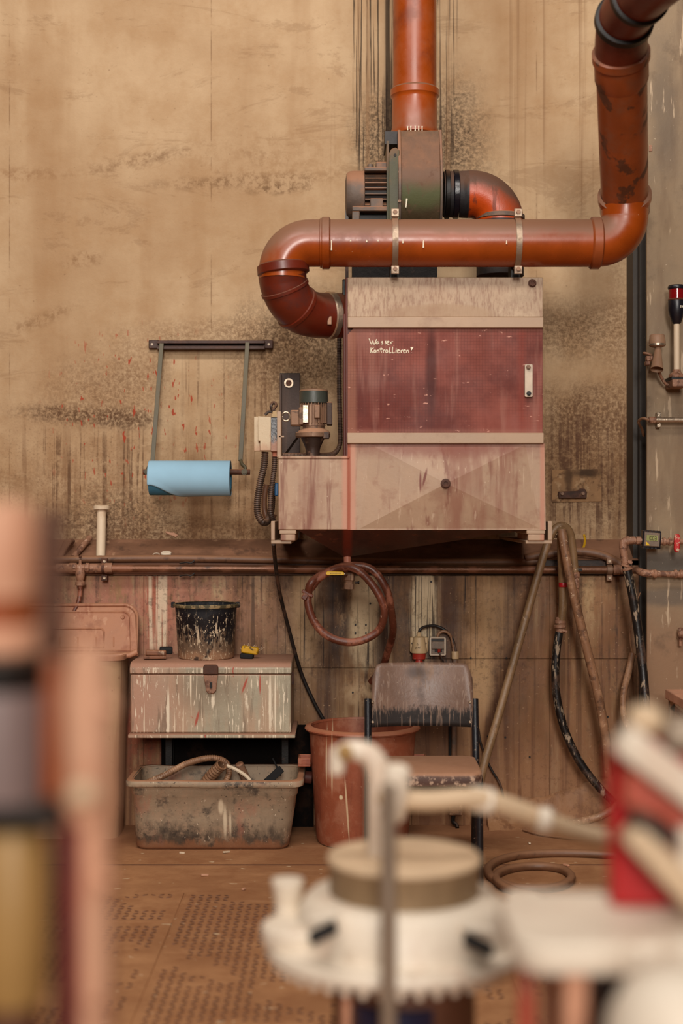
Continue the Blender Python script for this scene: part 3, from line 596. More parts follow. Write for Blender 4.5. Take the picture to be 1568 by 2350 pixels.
Y3 = -.5; r3 = L(54, Y3)
t = thing('inlet_bend', 'dusty orange duct bend with black tape joining fan to cabinet top', 'duct', W(1148, 636, Y3))
cc = W(1082, 512, Y3); R = L(66, Y3)
pts = [W(1018,446,Y3), W(1050,446,Y3)] + [Vector((cc.x + R*math.cos(math.radians(a)), Y3, cc.z + R*math.sin(math.radians(a)))) for a in range(90, -1, -6)] + [W(1148,560,Y3), W(1148,634,Y3)]
MB().tube(pts, [r3*.96, r3*.97] + [r3]*(len(pts)-2), 40).build('bend', M['elbow_pipe'], t)
ring(W(1148,500,Y3), (0,0,1), r3, L(12,Y3), .004, 'collar', M['motor'], t, 40)
ring(W(1026,446,Y3), (1,0,0), r3*.96, L(12,Y3), .006, 'collar', M['dark'], t, 40)
ring(W(1046,446,Y3), (1,0,0), r3*.98, L(14,Y3), .004, 'tape_wrap', M['tape'], t, 40)

for px, lb in ((906, 'steel strap clamp on the cross duct below the fan housing'), (1186, 'steel strap clamp on the cross duct below the dusty duct bend')):
    c = W(px, 558, Y2); w = L(13, Y2); rr = r2*1.03
    t = thing('pipe_clamp', lb, 'clamp', (c.x, Y2, c.z-r2-.02), 'strap clamps on the cross duct')
    prof = [(rr*math.cos(math.radians(a)), rr*math.sin(math.radians(a))) for a in range(75, 286, 10)]
    prof2 = [((rr+.005)*math.cos(math.radians(a)), (rr+.005)*math.sin(math.radians(a))) for a in range(285, 74, -10)]
    MB().prism([(Y2 + p[0], c.z + p[1]) for p in prof + prof2], c.x-w/2, c.x+w/2, 'YZ').build('band', M['steel'], t)
    for sg in (1, -1):
        zz_ = c.z + sg*(rr+.014)
        MB().box((c.x-w*.7, Y2-.05, zz_-.016), (c.x+w*.7, Y2-.04, zz_+.012)).build('ear', M['steel'], t, bevel=.002)
        bz = MB().lathe((c.x, Y2-.05, zz_), (0,-1,0), [(.008,0),(.008,.007)], 6).build('bolt', M['bolt'], t)
    MB().box((c.x-L(10,Y2), Y2+.035, W(0,637,Y2).z), (c.x+L(10,Y2), Y2+.12, c.z-r2*.8)).build('saddle', M['dark'], t)

# ------------------------------------------------------------------ fan
Yf = -.53
cz = 2.43; fx0, fx1 = W(921, 0, -.72).x, W(1012, 0, -.72).x
t = thing('blower_fan', 'dusty green radial fan with grey motor on top of the cabinet', 'fan', ((fx0+fx1)/2, Yf, 2.2))
def scroll(rad, grow):
    a = [(Yf + rad*math.cos(math.radians(q)), cz + rad*math.sin(math.radians(q))) for q in range(160, 381, 8)]
    zo = zt(318) - .0 + grow*.0
    return a + [(Yf + .11 + grow, zo), (Yf - .115 - grow, zo)]
MB().prism(scroll(.19, 0), fx0, fx1, 'YZ').build('scroll_housing', M['fan'], t, bevel=.003)
for xa, xb in ((fx0-.010, fx0+.001), (fx1-.001, fx1+.008)):
    MB().prism(scroll(.198, .008), xa, xb, 'YZ').build('side_plate', M['motor'], t, bevel=.002)
MB().prism([(p[0], p[1]) for p in [(Yf-.135, cz-.2), (Yf+.1, cz-.2), (Yf+.1, zt(345)), (Yf-.135, zt(345))]], fx0-.05, fx0-.042, 'YZ').build('mount_plate', M['fan_green'], t)
mp = MB().pprism([(893,505),(893,352),(898,342),(908,338),(917,344),(917,505)], -.70, -.69).build('mount_flange', M['fan_green'], t, bevel=.002)
p = W(907, 356, -.70); MB().lathe(p, (0,-1,0), [(.0055,-.002),(.0055,.0015)], 12).build('hole', M['column_dark'], mp)
MB().box((fx0-.055, -.62, zt(345)), (fx0, -.45, zt(316))).build('guard', M['motor_dark'], t)
ym = -.56; mc = W(0, 449, ym).z
xm = lambda px: W(px, 0, ym).x
MB().lathe((xm(793), ym, mc), (1,0,0), [(.055,0),(.08,.004),(.088,.016),(.090,.03),(.090,xm(836)-xm(793)),(.086,xm(836)-xm(793)+.002)], 32).build('fan_cover', M['motor'], t)
MB().lathe((xm(836), ym, mc), (1,0,0), [(.062,0),(.062,xm(896)-xm(836))], 32).build('motor_body', M['motor_dark'], t)
for k in range(24):
    a = math.radians(k*15+7.5); u = Vector((0, math.cos(a), math.sin(a)))
    if u.y > .5: continue
    c_ = Vector(((xm(836)+xm(893))/2, ym, mc)) + u*.071
    MB().obox(c_, (xm(893)-xm(836), .022, .0035), (math.atan2(u.z, u.y), 0, 0)).build('cooling_fin', M['motor'], t)
MB().box((xm(862), ym-.05, mc+.082), (xm(896), ym+.03, mc+.115)).build('terminal_box', M['motor'], t, bevel=.006)
MB().cyl((xm(850), ym-.03, mc+.088), (xm(850), ym-.03, mc+.108), .013, .011, 12).build('cable_gland', M['motor'], t)
MB().box((xm(836), ym-.085, mc+.072), (xm(894), ym+.05, mc+.086)).build('top_web', M['motor'], t, bevel=.003)
MB().box((xm(849), ym-.098, mc-.068), (xm(878), ym-.06, mc-.03)).build('foot', M['motor'], t, bevel=.003)
MB().box((xm(808), ym-.1, mc-.078), (xm(894), ym+.07, mc-.060)).build('base_rail', M['motor'], t, bevel=.004)
MB().box((xm(808), ym-.098, mc-.20), (xm(825), ym+.06, mc-.078)).build('base_post', M['motor'], t, bevel=.003)
MB().box((xm(826), ym-.05, mc-.20), (xm(894), ym+.06, mc-.078)).build('base_box', M['dark'], t)
MB().box((xm(793), ym-.02, 2.09), (xm(800), ym+.02, mc-.05)).build('cable_duct', M['corrhose'], t)
MB().box((xm(808), ym-.09, 2.085), (xm(1000), ym+.15, 2.235)).build('fan_base', M['dark'], t)
MB().tube([W(934,456,-.722), W(933,466,-.724), W(932,476,-.722)], [.0035,.0025,.002], 6).build('paint_drip', M['chalk'], t)
for py in (395, 462):
    p = W(917, py, -.715); MB().lathe(p, (0,-1,0), [(.006,0),(.006,.006)], 6).build('bolt', M['bolt'], t)
# ------------------------------------------------------------------ filter cabinet
YC = -.85
t = thing('filter_cabinet', 'clay washed steel filter cabinet with red wire glass door and sloped hopper', 'cabinet', W(1020, 1215, YC) + Vector((0,.3,0)))
cab = t
bx = lambda a, b, c_, d_, y0, y1, nm, m, par=None, bv=.003: MB().pbox(a, b, c_, d_, y0, y1).build(nm, m, par or t, bevel=bv)
bx(793, 1246, 636, 1215, YC+.012, -.22, 'body', M['side'])
bx(798, 1247, 636, 728, YC, YC+.03, 'hood_panel', M['hood'])
bx(798, 1248, 727, 752, YC-.012, YC+.02, 'lip_rail', M['rail'])
door = MB().pprism([(798,768),(812,752),(1246,752),(1246,994),(798,994)], YC+.003, YC+.02).build('door', M['door'], t, bevel=.001)
bx(797, 1249, 993, 1018, YC-.014, YC+.02, 'middle_rail', M['rail'])
# handle
hd = MB().pprism([(1205+2,836),(1222,836),(1223,838),(1223,909),(1221,911),(1207,911),(1205,909),(1205,838)], YC-.012, YC-.006).build('handle', M['white_plate'], door, bevel=.001)
for px, py, m in ((1213,843,'bolt'), (1214,903,'dark')):
    MB().lathe(W(px,py,YC-.012), (0,-1,0), [(.009,0),(.009,.003),(.006,.003),(.006,.01)], 6).build('bolt', M[m], door)
for px, py, rr, m in ((1222,650,.011,'rust'), (1023,1110,.013,'rust')):
    o = W(px, py, YC - (.036 if py > 1000 else 0))
    MB().lathe(o, (0,-1,0), [(rr*1.35,0),(rr*1.35,.003),(rr,.004),(rr,.012),(rr*.6,.012),(rr*.55,.008)], 16).build('plug_bolt', M[m], t)
# hand written note
def zs(p): return W(820 + p[0]/9.8, 760 + p[1]/9.8, YC+.0025)
def circ(cx_, cy_, rx, ry): return [(cx_ + rx*math.cos(a*math.pi/6), cy_ + ry*math.sin(a*math.pi/6)) for a in range(13)]
e_ = lambda dx, dy: [(905+dx,450+dy),(945+dx,440+dy),(938+dx,420+dy),(910+dx,425+dy),(905+dx,460+dy),(920+dx,490+dy),(955+dx,482+dy)]
s_ = lambda dx, dy: [(578+dx,228+dy),(552+dx,238+dy),(554+dx,255+dy),(576+dx,268+dy),(570+dx,288+dy),(540+dx,290+dy)]
strokes = [[(265,165),(322,295),(352,215),(382,300),(440,178)], [(475,235),(440,245),(425,275),(445,292),(470,275),(478,240),(480,275),(498,290)], s_(0,0), s_(77,-4),
  e_(-230,-192), [(748,240),(768,292)], [(752,262),(775,242),(808,238)],
  [(310,372),(305,490)], [(372,372),(312,430),(365,492)], circ(400,455,22,30), [(445,425),(448,488)], [(447,450),(470,425),(488,445),(492,488)],
  [(538,355),(535,440),(550,480)], [(505,408),(575,405)], [(585,425),(590,488)], [(588,445),(605,425),(630,428)], circ(665,455,24,32),
  [(738,355),(725,485),(770,478)], [(800,350),(795,485),(845,475)], [(878,420),(872,492)], [(878,386),(879,390)], e_(0,0), [(985,430),(990,490)], [(988,450),(1010,428),(1030,430)],
  e_(138,0), [(1110,430),(1112,488)], [(1112,455),(1135,430),(1155,445),(1162,488)], [(1219,486),(1221,490)]]
mb = MB()
for st in strokes:
    P = spline([zs(p) for p in st], 4) if len(st) > 2 else [zs(p) for p in st]
    mb.tube(P, .0017 if len(st) > 2 or abs(st[0][1]-st[1][1]) > 8 else .003, 6)
mb.add([zs((1195,360)) - Vector((0,.002,0)), zs((1270,358)) - Vector((0,.002,0)), zs((1222,438)) - Vector((0,.002,0)), zs((1195,360)), zs((1270,358)), zs((1222,438))], [(0,1,2),(3,5,4),(0,3,4,1),(1,4,5,2),(2,5,3,0)])
o = mb.build('lettering', M['chalk'], door); o['label'] = 'white handwritten note reading Wasser Kontrollieren'
# tank with its pressed cross: a shallow pyramid
yt = YC - .002
A = [W(x, y, yt) for x, y in ((850,1020),(1206,1020),(1240,1213),(826,1213))]; B = [W(x, y, yt) for x, y in ((798,1018),(1250,1018),(1253,1216),(798,1216))]
ap = W(1023, 1110, yt); ap.y -= .034
back = [b + Vector((0,.03,0)) for b in B]
MB().add(B + A + [ap] + back, [(0,1,5,4),(1,2,6,5),(2,3,7,6),(3,0,4,7),(4,5,8),(5,6,8),(6,7,8),(7,4,8),(9,12,11,10),(0,9,10,1),(1,10,11,2),(2,11,12,3),(3,12,9,0)]).build('tank_front', M['tank'], t, sharp=2)
bx(639, 799, 1052, 1216, YC-.002, -.30, 'side_tank', M['tank'])
bx(799, 1250, 1040, 1216, YC+.02, -.24, 'tank_body', M['side'])
bx(638, 803, 1046, 1053, YC-.006, YC+.012, 'side_tank_edge', M['tank'])
bx(636, 645, 944, 1050, YC, YC+.10, 'edge_strip', M['rail'], None, .001)
bx(640, 652, 1000, 1003, YC, YC+.003, 'pin', M['rail'], None, 0)
# hopper
hz = W(0, 1216, YC).z
T = [Vector((W(682,0,YC).x, YC+.006, hz)), Vector((W(1212,0,YC).x, YC+.006, hz)), Vector((W(1212,0,YC).x, -.32, hz)), Vector((W(682,0,YC).x, -.32, hz))]
dp = W(797, 1277, -.62)
q = [dp + Vector((sx*.014, sy*.014, 0)) for sx, sy in ((-1,-1),(1,-1),(1,1),(-1,1))]
MB().add(T + q, [(0,1,5,4),(1,2,6,5),(2,3,7,6),(3,0,4,7),(0,3,2,1),(4,5,6,7)]).build('hopper', M['hopper'], t)
MB().cyl(dp + Vector((0,0,.006)), W(798, 1312, -.62), .0135, n=20).build('drain_pipe', M['paint_pink'], t)
for a, b in ((641, 680), (1209, 1252)):
    bx(a, b, 1217, 1226, YC-.004, YC+.3, 'foot_block', M['rail'])
    bx(a+3, b-2, 1226, 1241, YC-.002, YC+.3, 'foot_block', M['tank'])
bx(788, 795, 720, 1052, YC+.03, -.3, 'side_flange', M['side'])
bx(786, 794, 640, 724, YC+.1, -.3, 'side_flange', M['dark'])
# ball valve under the hopper
v = thing('ball_valve', 'brass ball valve with a yellow lever below the hopper drain', 'valve', W(801, 1352, -.62))
vc = W(801, 1312, -.62)
MB().lathe(W(801,1352,-.62), (0.04,0,1), [(.014,0),(.019,.0),(.019,.018),(.016,.02),(.016,.03),(.021,.034),(.021,.058),(.016,.064),(.016,.075)], 8, False).build('body', M['pump'], v, bevel=.001)
MB().lathe(W(801,1351,-.62), (0.04,0,1), [(.013,0.001),(.013,.03)], 12).build('bore', M['column_dark'], v)
MB().lathe(W(815,1337,-.62), (1,0,0), [(.004,0),(.004,.012),(.006,.012),(.006,.016)], 8).build('stem', M['dark'], v)
lv = MB().pprism([(748,1314),(752,1311),(786,1312),(790,1314),(790,1320),(752,1320),(748,1318)], -.725, -.717).build('lever', M['yellow'], v, bevel=.0015)
mb = MB()
for i in range(9):
    x = 758 + i*2.9; mb.tube([W(x,1317.8,-.7255), W(x+.6,1314.2,-.7255), W(x+1.7,1317.4,-.7255)], .00045, 4)
mb.build('lettering', M['ink'], lv)
MB().bar(W(797,1318,-.63), W(788,1317,-.72), .012, .004, (0,0,1)).build('lever_arm', M['bright'], v)

# wall brackets carrying the cabinet
for side, xs in (('left', (622, 669, 622, 631)), ('right', (1207, 1268, 1258, 1268))):
    h0, h1, v0, v1 = xs; Yb = -.84
    x0, x1, xv0, xv1 = (W(q_, 0, Yb).x for q_ in xs); zb0 = W(0, 1248, Yb).z; zb1 = W(0, 1240, Yb).z; zb2 = W(0, 1196, Yb).z
    b = MB().box((x0, Yb, zb0), (x1, 0, zb1))
    b.box((xv0, Yb, zb1), (xv1, 0, zb2))
    b = b.build('wall_bracket', M['rail'], bevel=.002)
    tag(b, 'angle iron wall bracket under the %s end of the filter cabinet' % side, 'bracket', 'brackets under the filter cabinet')

# ------------------------------------------------------------------ pump motor in the alcove
Yp = -.60; pc = W(720, 1046, Yp)
t = thing('pump_motor', 'dusty upright pump motor with grey green cap on the side tank', 'motor', pc)
zp = lambda py: W(0, py, Yp).z
rp = lambda n: L(n, Yp)
MB().lathe((pc.x,Yp,0), (0,0,1), [(rp(31),zp(927)),(rp(33),zp(925)),(rp(32.5),zp(902)),(rp(32),zp(898))], 32).build('fan_cap', M['motor_green'], t)
MB().lathe((pc.x,Yp,0), (0,0,1), [(rp(33),zp(899)),(rp(32),zp(895)),(rp(24),zp(893))], 32).build('cap_top', M['horn'], t)
MB().lathe((pc.x,Yp,0), (0,0,1), [(rp(27),zp(978)),(rp(27),zp(924))], 32).build('motor_body', M['pump'], t)
for k in range(26):
    a = math.radians(k*360/26); u = Vector((math.cos(a), math.sin(a), 0))
    if u.y > .6: continue
    MB().obox(Vector((pc.x, Yp, (zp(972)+zp(926))/2)) + u*rp(29), (rp(6), .0028, zp(926)-zp(972)), (0,0,a)).build('cooling_fin', M['pump'], t)
MB().box((pc.x-rp(53), Yp-.028, zp(978)), (pc.x-rp(27), Yp+.03, zp(942))).build('terminal_box', M['pump'], t, bevel=.005)
MB().box((pc.x-rp(34), Yp-.034, zp(976)), (pc.x-rp(22), Yp+.03, zp(936))).build('terminal_neck', M['pump'], t, bevel=.004)
MB().box((pc.x+rp(30), Yp-.03, zp(976)), (pc.x+rp(43), Yp+.03, zp(924))).build('side_box', M['pump_dark'], t, bevel=.003)
MB().box((pc.x-rp(24), Yp-rp(34), zp(972)), (pc.x-rp(12), Yp-rp(24), zp(932))).build('name_plate', M['bright'], t, bevel=.001)
MB().box((pc.x+rp(2), Yp-rp(36), zp(962)), (pc.x+rp(15), Yp-rp(24), zp(932))).build('foot_pad', M['pump'], t, bevel=.003)
MB().lathe((pc.x,Yp,0), (0,0,1), [(rp(39),zp(996)),(rp(34),zp(988)),(rp(25),zp(984)),(rp(25),zp(976))], 32).build('bell', M['pump'], t)
MB().lathe((pc.x-rp(2),Yp,0), (0,0,1), [(rp(38),zp(1004)),(rp(40),zp(1002)),(rp(40),zp(994)),(rp(38),zp(992))], 32).build('flange', M['pump'], t)
MB().box((pc.x+rp(22), Yp-rp(30), zp(1008)), (pc.x+rp(36), Yp-rp(10), zp(992))).build('flange_lug', M['pump_dark'], t, bevel=.002)
MB().lathe((pc.x-rp(2),Yp,0), (0,0,1), [(rp(16),zp(1050)),(rp(16),zp(1034)),(rp(18),zp(1026)),(rp(27),zp(1006)),(rp(28),zp(1003))], 28).build('pump_neck', M['pump_dark'], t)
MB().tube(spline([(pc.x-rp(63)+rp(9)*math.cos(a*math.pi/6), Yp-.02, zp(957)+rp(10)*math.sin(a*math.pi/6)) for a in range(12)], 3, True), rp(2.2), 8, closed=True).build('eye_ring', M['bright'], t)
MB().cyl((pc.x-rp(76), Yp-.02, zp(957)), (pc.x-rp(70), Yp-.02, zp(957)), rp(2)).build('ring_pin', M['bright'], t)
MB().bar(W(652,1047,-.5), W(684,1003,-.58), .008, .008).build('brace', M['dark'], t)

t = thing('mounting_plate', 'dark steel upright plate with one large bolt beside the pump motor', 'plate', W(665, 1060, -.06))
MB().pbox(642, 688, 858, 1235, -.06, -.045).build('plate', M['plate'], t, bevel=.001)
MB().pbox(642, 646, 858, 1235, -.10, -.06).build('lip', M['plate'], t, bevel=.001)
MB().pbox(642, 688, 856, 1235, -.046, 0).build('spacer', M['dark'], t)
MB().lathe(W(663,879,-.06), (0,-1,0), [(L(10.5,-.06),0),(L(10.5,-.06),.004)], 24).build('washer', M['bright'], t)
MB().lathe(W(663,879,-.064), (0,-1,0), [(L(7,-.06),0),(L(7,-.06),.013)], 6).build('bolt', M['rust'], t, bevel=.001)

Ys = -.66
t = thing('switch_box', 'small cream switch box with black taped side left of the side tank', 'switch box', W(612, 1036, Ys))
MB().pbox(620, 637, 958, 1036, Ys, Ys+.08).build('housing', M['tape'], t, bevel=.002)
MB().pprism([(592,955),(622,957),(622,1034),(597,1034),(597,1012),(592,1012)], Ys-.006, Ys+.07).build('cover', M['box_white'], t, bevel=.002)
MB().pbox(583, 598, 956, 1035, Ys+.03, Ys+.06).build('rear_plate', M['box_white'], t, bevel=.002)
MB().lathe(W(631,958,Ys+.03), (0,0,1), [(.013,0),(.013,.012),(.010,.013),(.010,.022)], 8).build('cable_gland', M['cream'], t)
MB().lathe(W(631,1048,Ys+.03), (0,0,1), [(.009,0),(.009,.012),(.011,.013),(.011,.022)], 8).build('cable_gland', M['paint_pink'], t)
mb = MB().tube(spline(PX([(630,950,Ys+.03),(628,940,Ys+.03),(634,930,Ys+.05),(628,924,Ys+.06),(622,932,Ys+.05),(626,945,Ys+.06),(618,944,Ys+.06),(608,952,Ys+.06)]), 6), .006, 8)
mb.build('cable_loop', M['corrhose'], t)

def hose(name, pts, r, m, label, cat='hose', sub=8, n=10, ribs=None, group=None):
    P = spline(PX(pts), sub)
    mb = MB()
    if ribs: P, R = corr(P, r, ribs[0], ribs[1]); mb.tube(P, R, n)
    else: mb.tube(P, r, n)
    return tag(mb.build(name, m, sharp=50), label, cat, group)
Yh = -.62
hose('corrugated_hose', [(609,1037,Yh),(606,1070,Yh),(597,1110,Yh),(591,1150,Yh),(592,1180,Yh),(604,1199,Yh),(618,1190,Yh+.06),(624,1150,Yh+.1),(622,1120,Yh+.12)], .0115, M['corrhose'], 'long corrugated hose looping down from the cream switch box', ribs=(.0022,.0075))
hose('corrugated_hose', [(631,1048,Yh),(629,1080,Yh),(625,1110,Yh),(621,1150,Yh-.02),(622,1180,Yh-.02),(630,1200,Yh+.02)], .0085, M['corrhose'], 'short corrugated hose hanging close against the side tank', ribs=(.002,.007))
hose('corrugated_hose', [(779,700,-.45),(779,800,-.45),(779,900,-.45),(781,990,-.45),(780,1020,-.45),(772,1036,-.45),(755,1044,-.48),(700,1045,-.55),(646,1045,-.6)], .0085, M['corrhose'], 'thin corrugated hose running down the cabinet side behind the pump', ribs=(.0015,.006))
hose('dangling_hose', [(612,1112,-.42),(607,1140,-.42),(608,1175,-.42),(620,1195,-.42),(630,1180,-.42)], .011, M['hose_brown'], 'brown rubber hose end tucked between the corrugated hoses', sub=8)
tag(MB().pbox(630, 639, 1108, 1138, -.60, -.57).build('tape_patch', M['blue_tape'], bevel=.004), 'bright blue tape wrapped at the edge of the side tank', 'tape')

# ------------------------------------------------------------------ paper roll and its holder
t = thing('roll_holder', 'hinged steel roll holder with two long olive arms on the wall', 'holder', W(483, 1090, -.1))
rail = MB().pbox(360, 608, 781, 788, -.045, -.004).pbox(360, 608, 794, 801, -.045, -.004).pbox(360, 608, 781, 801, -.012, -.003).build('rail', M['rail_brown'], t, bevel=.0015)
for a, b, hx in ((341, 366, 349), (602, 627, 617)):
    ep = MB().pbox(a, b, 780, 800, -.02, -.002).build('end_plate', M['rail_brown'], t, bevel=.003)
    MB().lathe(W(hx,790,-.02), (0,-1,0), [(.005,-.003),(.005,.001)], 12).build('hole', M['white_plate'], ep)
MB().bar(W(371,788,-.05), W(350,1062,-.20), .0175, .006).build('arm', M['olive'], t, bevel=.001)
MB().bar(W(568,786,-.05), W(552,1058,-.20), .0175, .006).build('arm', M['olive'], t, bevel=.001)
MB().tube(spline(PX([(552,1056,-.20),(556,1066,-.215),(562,1072,-.22),(564,1084,-.225)]),4), .007, 8).build('arm_end', M['olive'], t)
MB().tube(spline(PX([(350,1060,-.20),(344,1068,-.215),(340,1074,-.22),(338,1084,-.225)]),4), .007, 8).build('arm_end', M['olive'], t)
MB().cyl(W(329,1083,-.225), W(574,1083,-.225), .0115).build('rod', M['rust'], t)
for px in (338, 561):
    MB().lathe(W(px,1083,-.235), (0,-1,0), [(.012,0),(.012,.004),(.008,.004),(.008,.010)], 12).build('bolt', M['olive'], t)
t = thing('paper_roll', 'blue paper towel roll with torn sheet edge hanging on the rod', 'paper roll', W(437, 1140, -.225))
x0, x1 = W(343,0,-.225).x, W(530,0,-.225).x; rr = L(40.5, -.225); rc = (-.225, W(0,1098,-.225).z)
MB().lathe((x0, rc[0], rc[1]), (1,0,0), [(.045,.002),(rr-.003,.002),(rr-.003,x1-x0-.001),(.045,x1-x0-.001),(.045,.002)], 48, False, False).build('roll', M['blue_paper_in'], t)
vs = []; nx, na = 60, 40
for i in range(nx+1):
    u = i/nx
    lim = 225 + (38 if u < .12 else 38 + 0)  # angle on the wound cylinder where the sheet ends
    lim = 203 + 72*min(1, max(0, (u-.05)/.38))**1.4 + (4*mnoise.noise(Vector((u*60,0,0))) if u < .45 else 0) + (70*max(0, u-.42))
    for j in range(na+1):
        a = math.radians(20 + (lim-20)*j/na)
        rad = rr + .0005 + .0025*max(0, j-na+4)/4
        vs.append((x0-.0005 + (x1-x0)*u, rc[0] + rad*math.cos(a), rc[1] + rad*math.sin(a)))
fs = [(i*(na+1)+j, (i+1)*(na+1)+j, (i+1)*(na+1)+j+1, i*(na+1)+j+1) for i in range(nx) for j in range(na)]
sh = MB().add(vs, fs).build('loose_sheet', M['blue_paper'], t, sharp=80)
so = sh.modifiers.new('thick', 'SOLIDIFY'); so.thickness = .0006; so.offset = 0

# ------------------------------------------------------------------ ledge, pipes along the wall
Yl = -.12
zl_ = lambda Y: ZB + (ZF-ZB)*(-Y/.144)
p = W(381, 1272, -.12)
tag(MB().lathe((p.x, -.115, zl_(-.115)+.004), (0,-.3,1), [(.019,0),(.021,.002),(.021,.010),(.018,.012),(.012,.012)], 24).build('bottle_cap', M['white']), 'white screw cap lying on the wall ledge', 'cap')
p = W(358, 1270, -.12)
tag(MB().tube([Vector((p.x + .013*math.cos(a*.5236), -.11 + .010*math.sin(a*.5236), zl_(-.11)+.0035 + .005*math.sin(a*.5236))) for a in range(12)], .0016, 6, closed=True).build('washer_ring', M['white_plate']), 'thin pale ring lying beside the white cap on the ledge', 'ring')
t = thing('plastic_pipe', 'white plastic pipe with flanged top leaning above the ledge', 'pipe', W(230, 1275, -.11))
MB().cyl(W(231,1278,-.135), W(233,1168,-.06), L(10.5,-.1), n=24).build('tube', M['white_pvc'], t)
MB().lathe(W(233,1170,-.06), (0,.0,1), [(L(10,-.1),0),(L(19,-.1),.002),(L(19,-.1),.014),(L(12,-.1),.02)], 24).build('flange', M['white_pvc'], t)
tag(MB().cyl(W(168,1279,-.15), W(206,1234,-.05), L(7,-.1), n=14).build('short_pipe', M['pinkpipe']), 'short clay coated pipe slanting on the ledge near the tap', 'pipe')
tag(MB().pprism([(128,1280),(145,1240),(158,1236),(166,1242),(152,1262),(142,1282)], -.14, -.06).build('clay_scrap', M['ledge'], bevel=.006), 'brown folded scrap lying on the ledge by the short pipe', 'scrap')
tag(MB().pprism([(378,1221),(383,1219),(390,1222),(399,1222),(409,1228),(403,1233),(396,1229),(388,1227)], -.006, -.001).build('plaster_flake', M['fgpink'], bevel=.001), 'pale flake of plaster stuck to the wall above the ledge', 'flake')
hose('ledge_hose', [(-60,1284,-.17),(150,1284,-.17),(400,1282,-.17),(620,1285,-.17),(900,1290,-.17),(1240,1290,-.17)], L(8.5,-.17), M['hose_brown'], 'brown hose lying along the front of the ledge above the conduit', sub=6)
t = thing('water_conduit', 'long metal conduit running along the wall under the ledge', 'pipe', W(784, 1314, -.20))
MB().cyl(W(-80,1304,-.2), W(1425,1308,-.2), L(9,-.2), n=20).build('pipe', M['conduit'], t)
for a, b in ((130, 176), (205, 258)):
    MB().lathe(W(a,1304,-.2), (1,0,0), [(L(11,-.2),0),(L(11,-.2),L(b-a-18,-.2)),(L(12.5,-.2),L(b-a-16,-.2)),(L(12.5,-.2),L(b-a,-.2))], 20).build('fitting', M['pinkpipe'], t)
MB().lathe(W(1408,1308,-.2), (1,0,0), [(L(12,-.2),0),(L(12,-.2),L(14,-.2)),(L(10,-.2),L(15,-.2)),(L(10,-.2),L(30,-.2))], 20).build('fitting', M['pinkpipe'], t)
for px in (241, 1400):
    MB().lathe(W(px-7,1304 if px < 800 else 1308,-.2), (1,0,0), [(L(12,-.2),0),(L(12,-.2),L(12,-.2))], 20).build('clamp_band', M['rust' if px < 800 else 'bolt'], t)
    for dy in (-18, 20):
        ce = MB().obox(W(px-1,1306+dy,-.19), (L(14,-.2), .02, L(14,-.2))).build('clamp_ear', M['rust' if px < 800 else 'bolt'], t, bevel=.002)
        MB().lathe(W(px-1,1306+dy,-.2), (0,-1,0), [(.006,0),(.006,.006)], 6).build('screw', M['bright'], ce)
for py in (1291, 1320):
    pts = PX([(412,py+2,-.215),(428,py-1,-.22),(438,py+1,-.22),(446,py-5,-.218)])
    tag(MB().tube(spline(pts,4), .0035, 6).build('wire_hook', M['dark']), 'bent black wire hook %s the conduit at the left' % ('just above' if py < 1300 else 'just below'), 'hook')

t = thing('water_tap', 'clay coated tap valve on the conduit above the open container', 'tap', W(183, 1350, -.22))
MB().lathe(W(184,1346,-.21), (0,0,1), [(.011,0),(.014,.003),(.020,.005),(.020,.018),(.013,.022),(.016,.03),(.02,.05),(.018,.07),(.011,.078),(.011,.088),(.006,.092),(.006,.104)], 10).build('body', M['pinkpipe'], t)
MB().ball(W(184,1278,-.21), .006, 10).build('spindle_cap', M['rust'], t)
MB().lathe(W(166,1303,-.21), (1,0,0), [(.014,0),(.019,.003),(.019,.016),(.014,.02),(.014,.05),(.019,.053),(.019,.066),(.014,.07)], 8).build('union', M['pinkpipe'], t)
hose('tap_hose', [(184,1344,-.21),(184,1362,-.21),(179,1385,-.225),(170,1404,-.24)], L(5.5,-.22), M['hose_red'], 'short dark red hose hanging from the tap valve')
# ------------------------------------------------------------------ container with open lid, far left
t = thing('storage_container', 'cream plastic container with clay pink lid standing open against the wall', 'container', FL(180, 1922))
bxc = W(165, 0, -.38).x; hw = .195
def ringr(x0, x1, y0, y1, z, r=.05): return [Vector((x, y, z)) for x, y in rrect(x0, x1, y0, y1, r)]
zt_ = W(0, 1508, -.45).z
MB().loft([ringr(bxc-hw+.015, bxc+hw-.02, -.395, -.19, 0), ringr(bxc-hw, bxc+hw, -.46, -.19, zt_-.03), ringr(bxc-hw, bxc+hw, -.46, -.19, zt_), ringr(bxc-hw+.006, bxc+hw-.006, -.454, -.196, zt_), ringr(bxc-hw+.03, bxc+hw-.03, -.37, -.21, .05)], True, True).build('body', M['container'], t)
MB().loft([ringr(bxc-hw-.015, bxc+hw+.015, -.475, -.175, zt_-.012), ringr(bxc-hw-.015, bxc+hw+.015, -.475, -.175, zt_+.006), ringr(bxc-hw-.004, bxc+hw+.004, -.464, -.186, zt_+.006), ringr(bxc-hw-.004, bxc+hw+.004, -.464, -.186, zt_-.012)], False, False).build('rim', M['lid_pink'], t, bevel=.003)
def lidpoly(px0, px1, py0, py1, r, Y):
    return [(a, b) for a, b in arc((px1-r, py0+r), r, -90, 0, 6)] + [(px1, py1)] + [(px0, py1)] + arc((px0+r, py0+r), r, 180, 270, 6)
def tilt(poly, y_off, th):          # polygon of pixels on a panel leaning from Y=-.42 (bottom) to -.24 (top)
    out = []
    for px, py in poly:
        f = (1505-py)/120.0; Y = -.345 + f*.13
        out.append(W(px, py, Y) + Vector((0, -y_off, 0)))
    return out
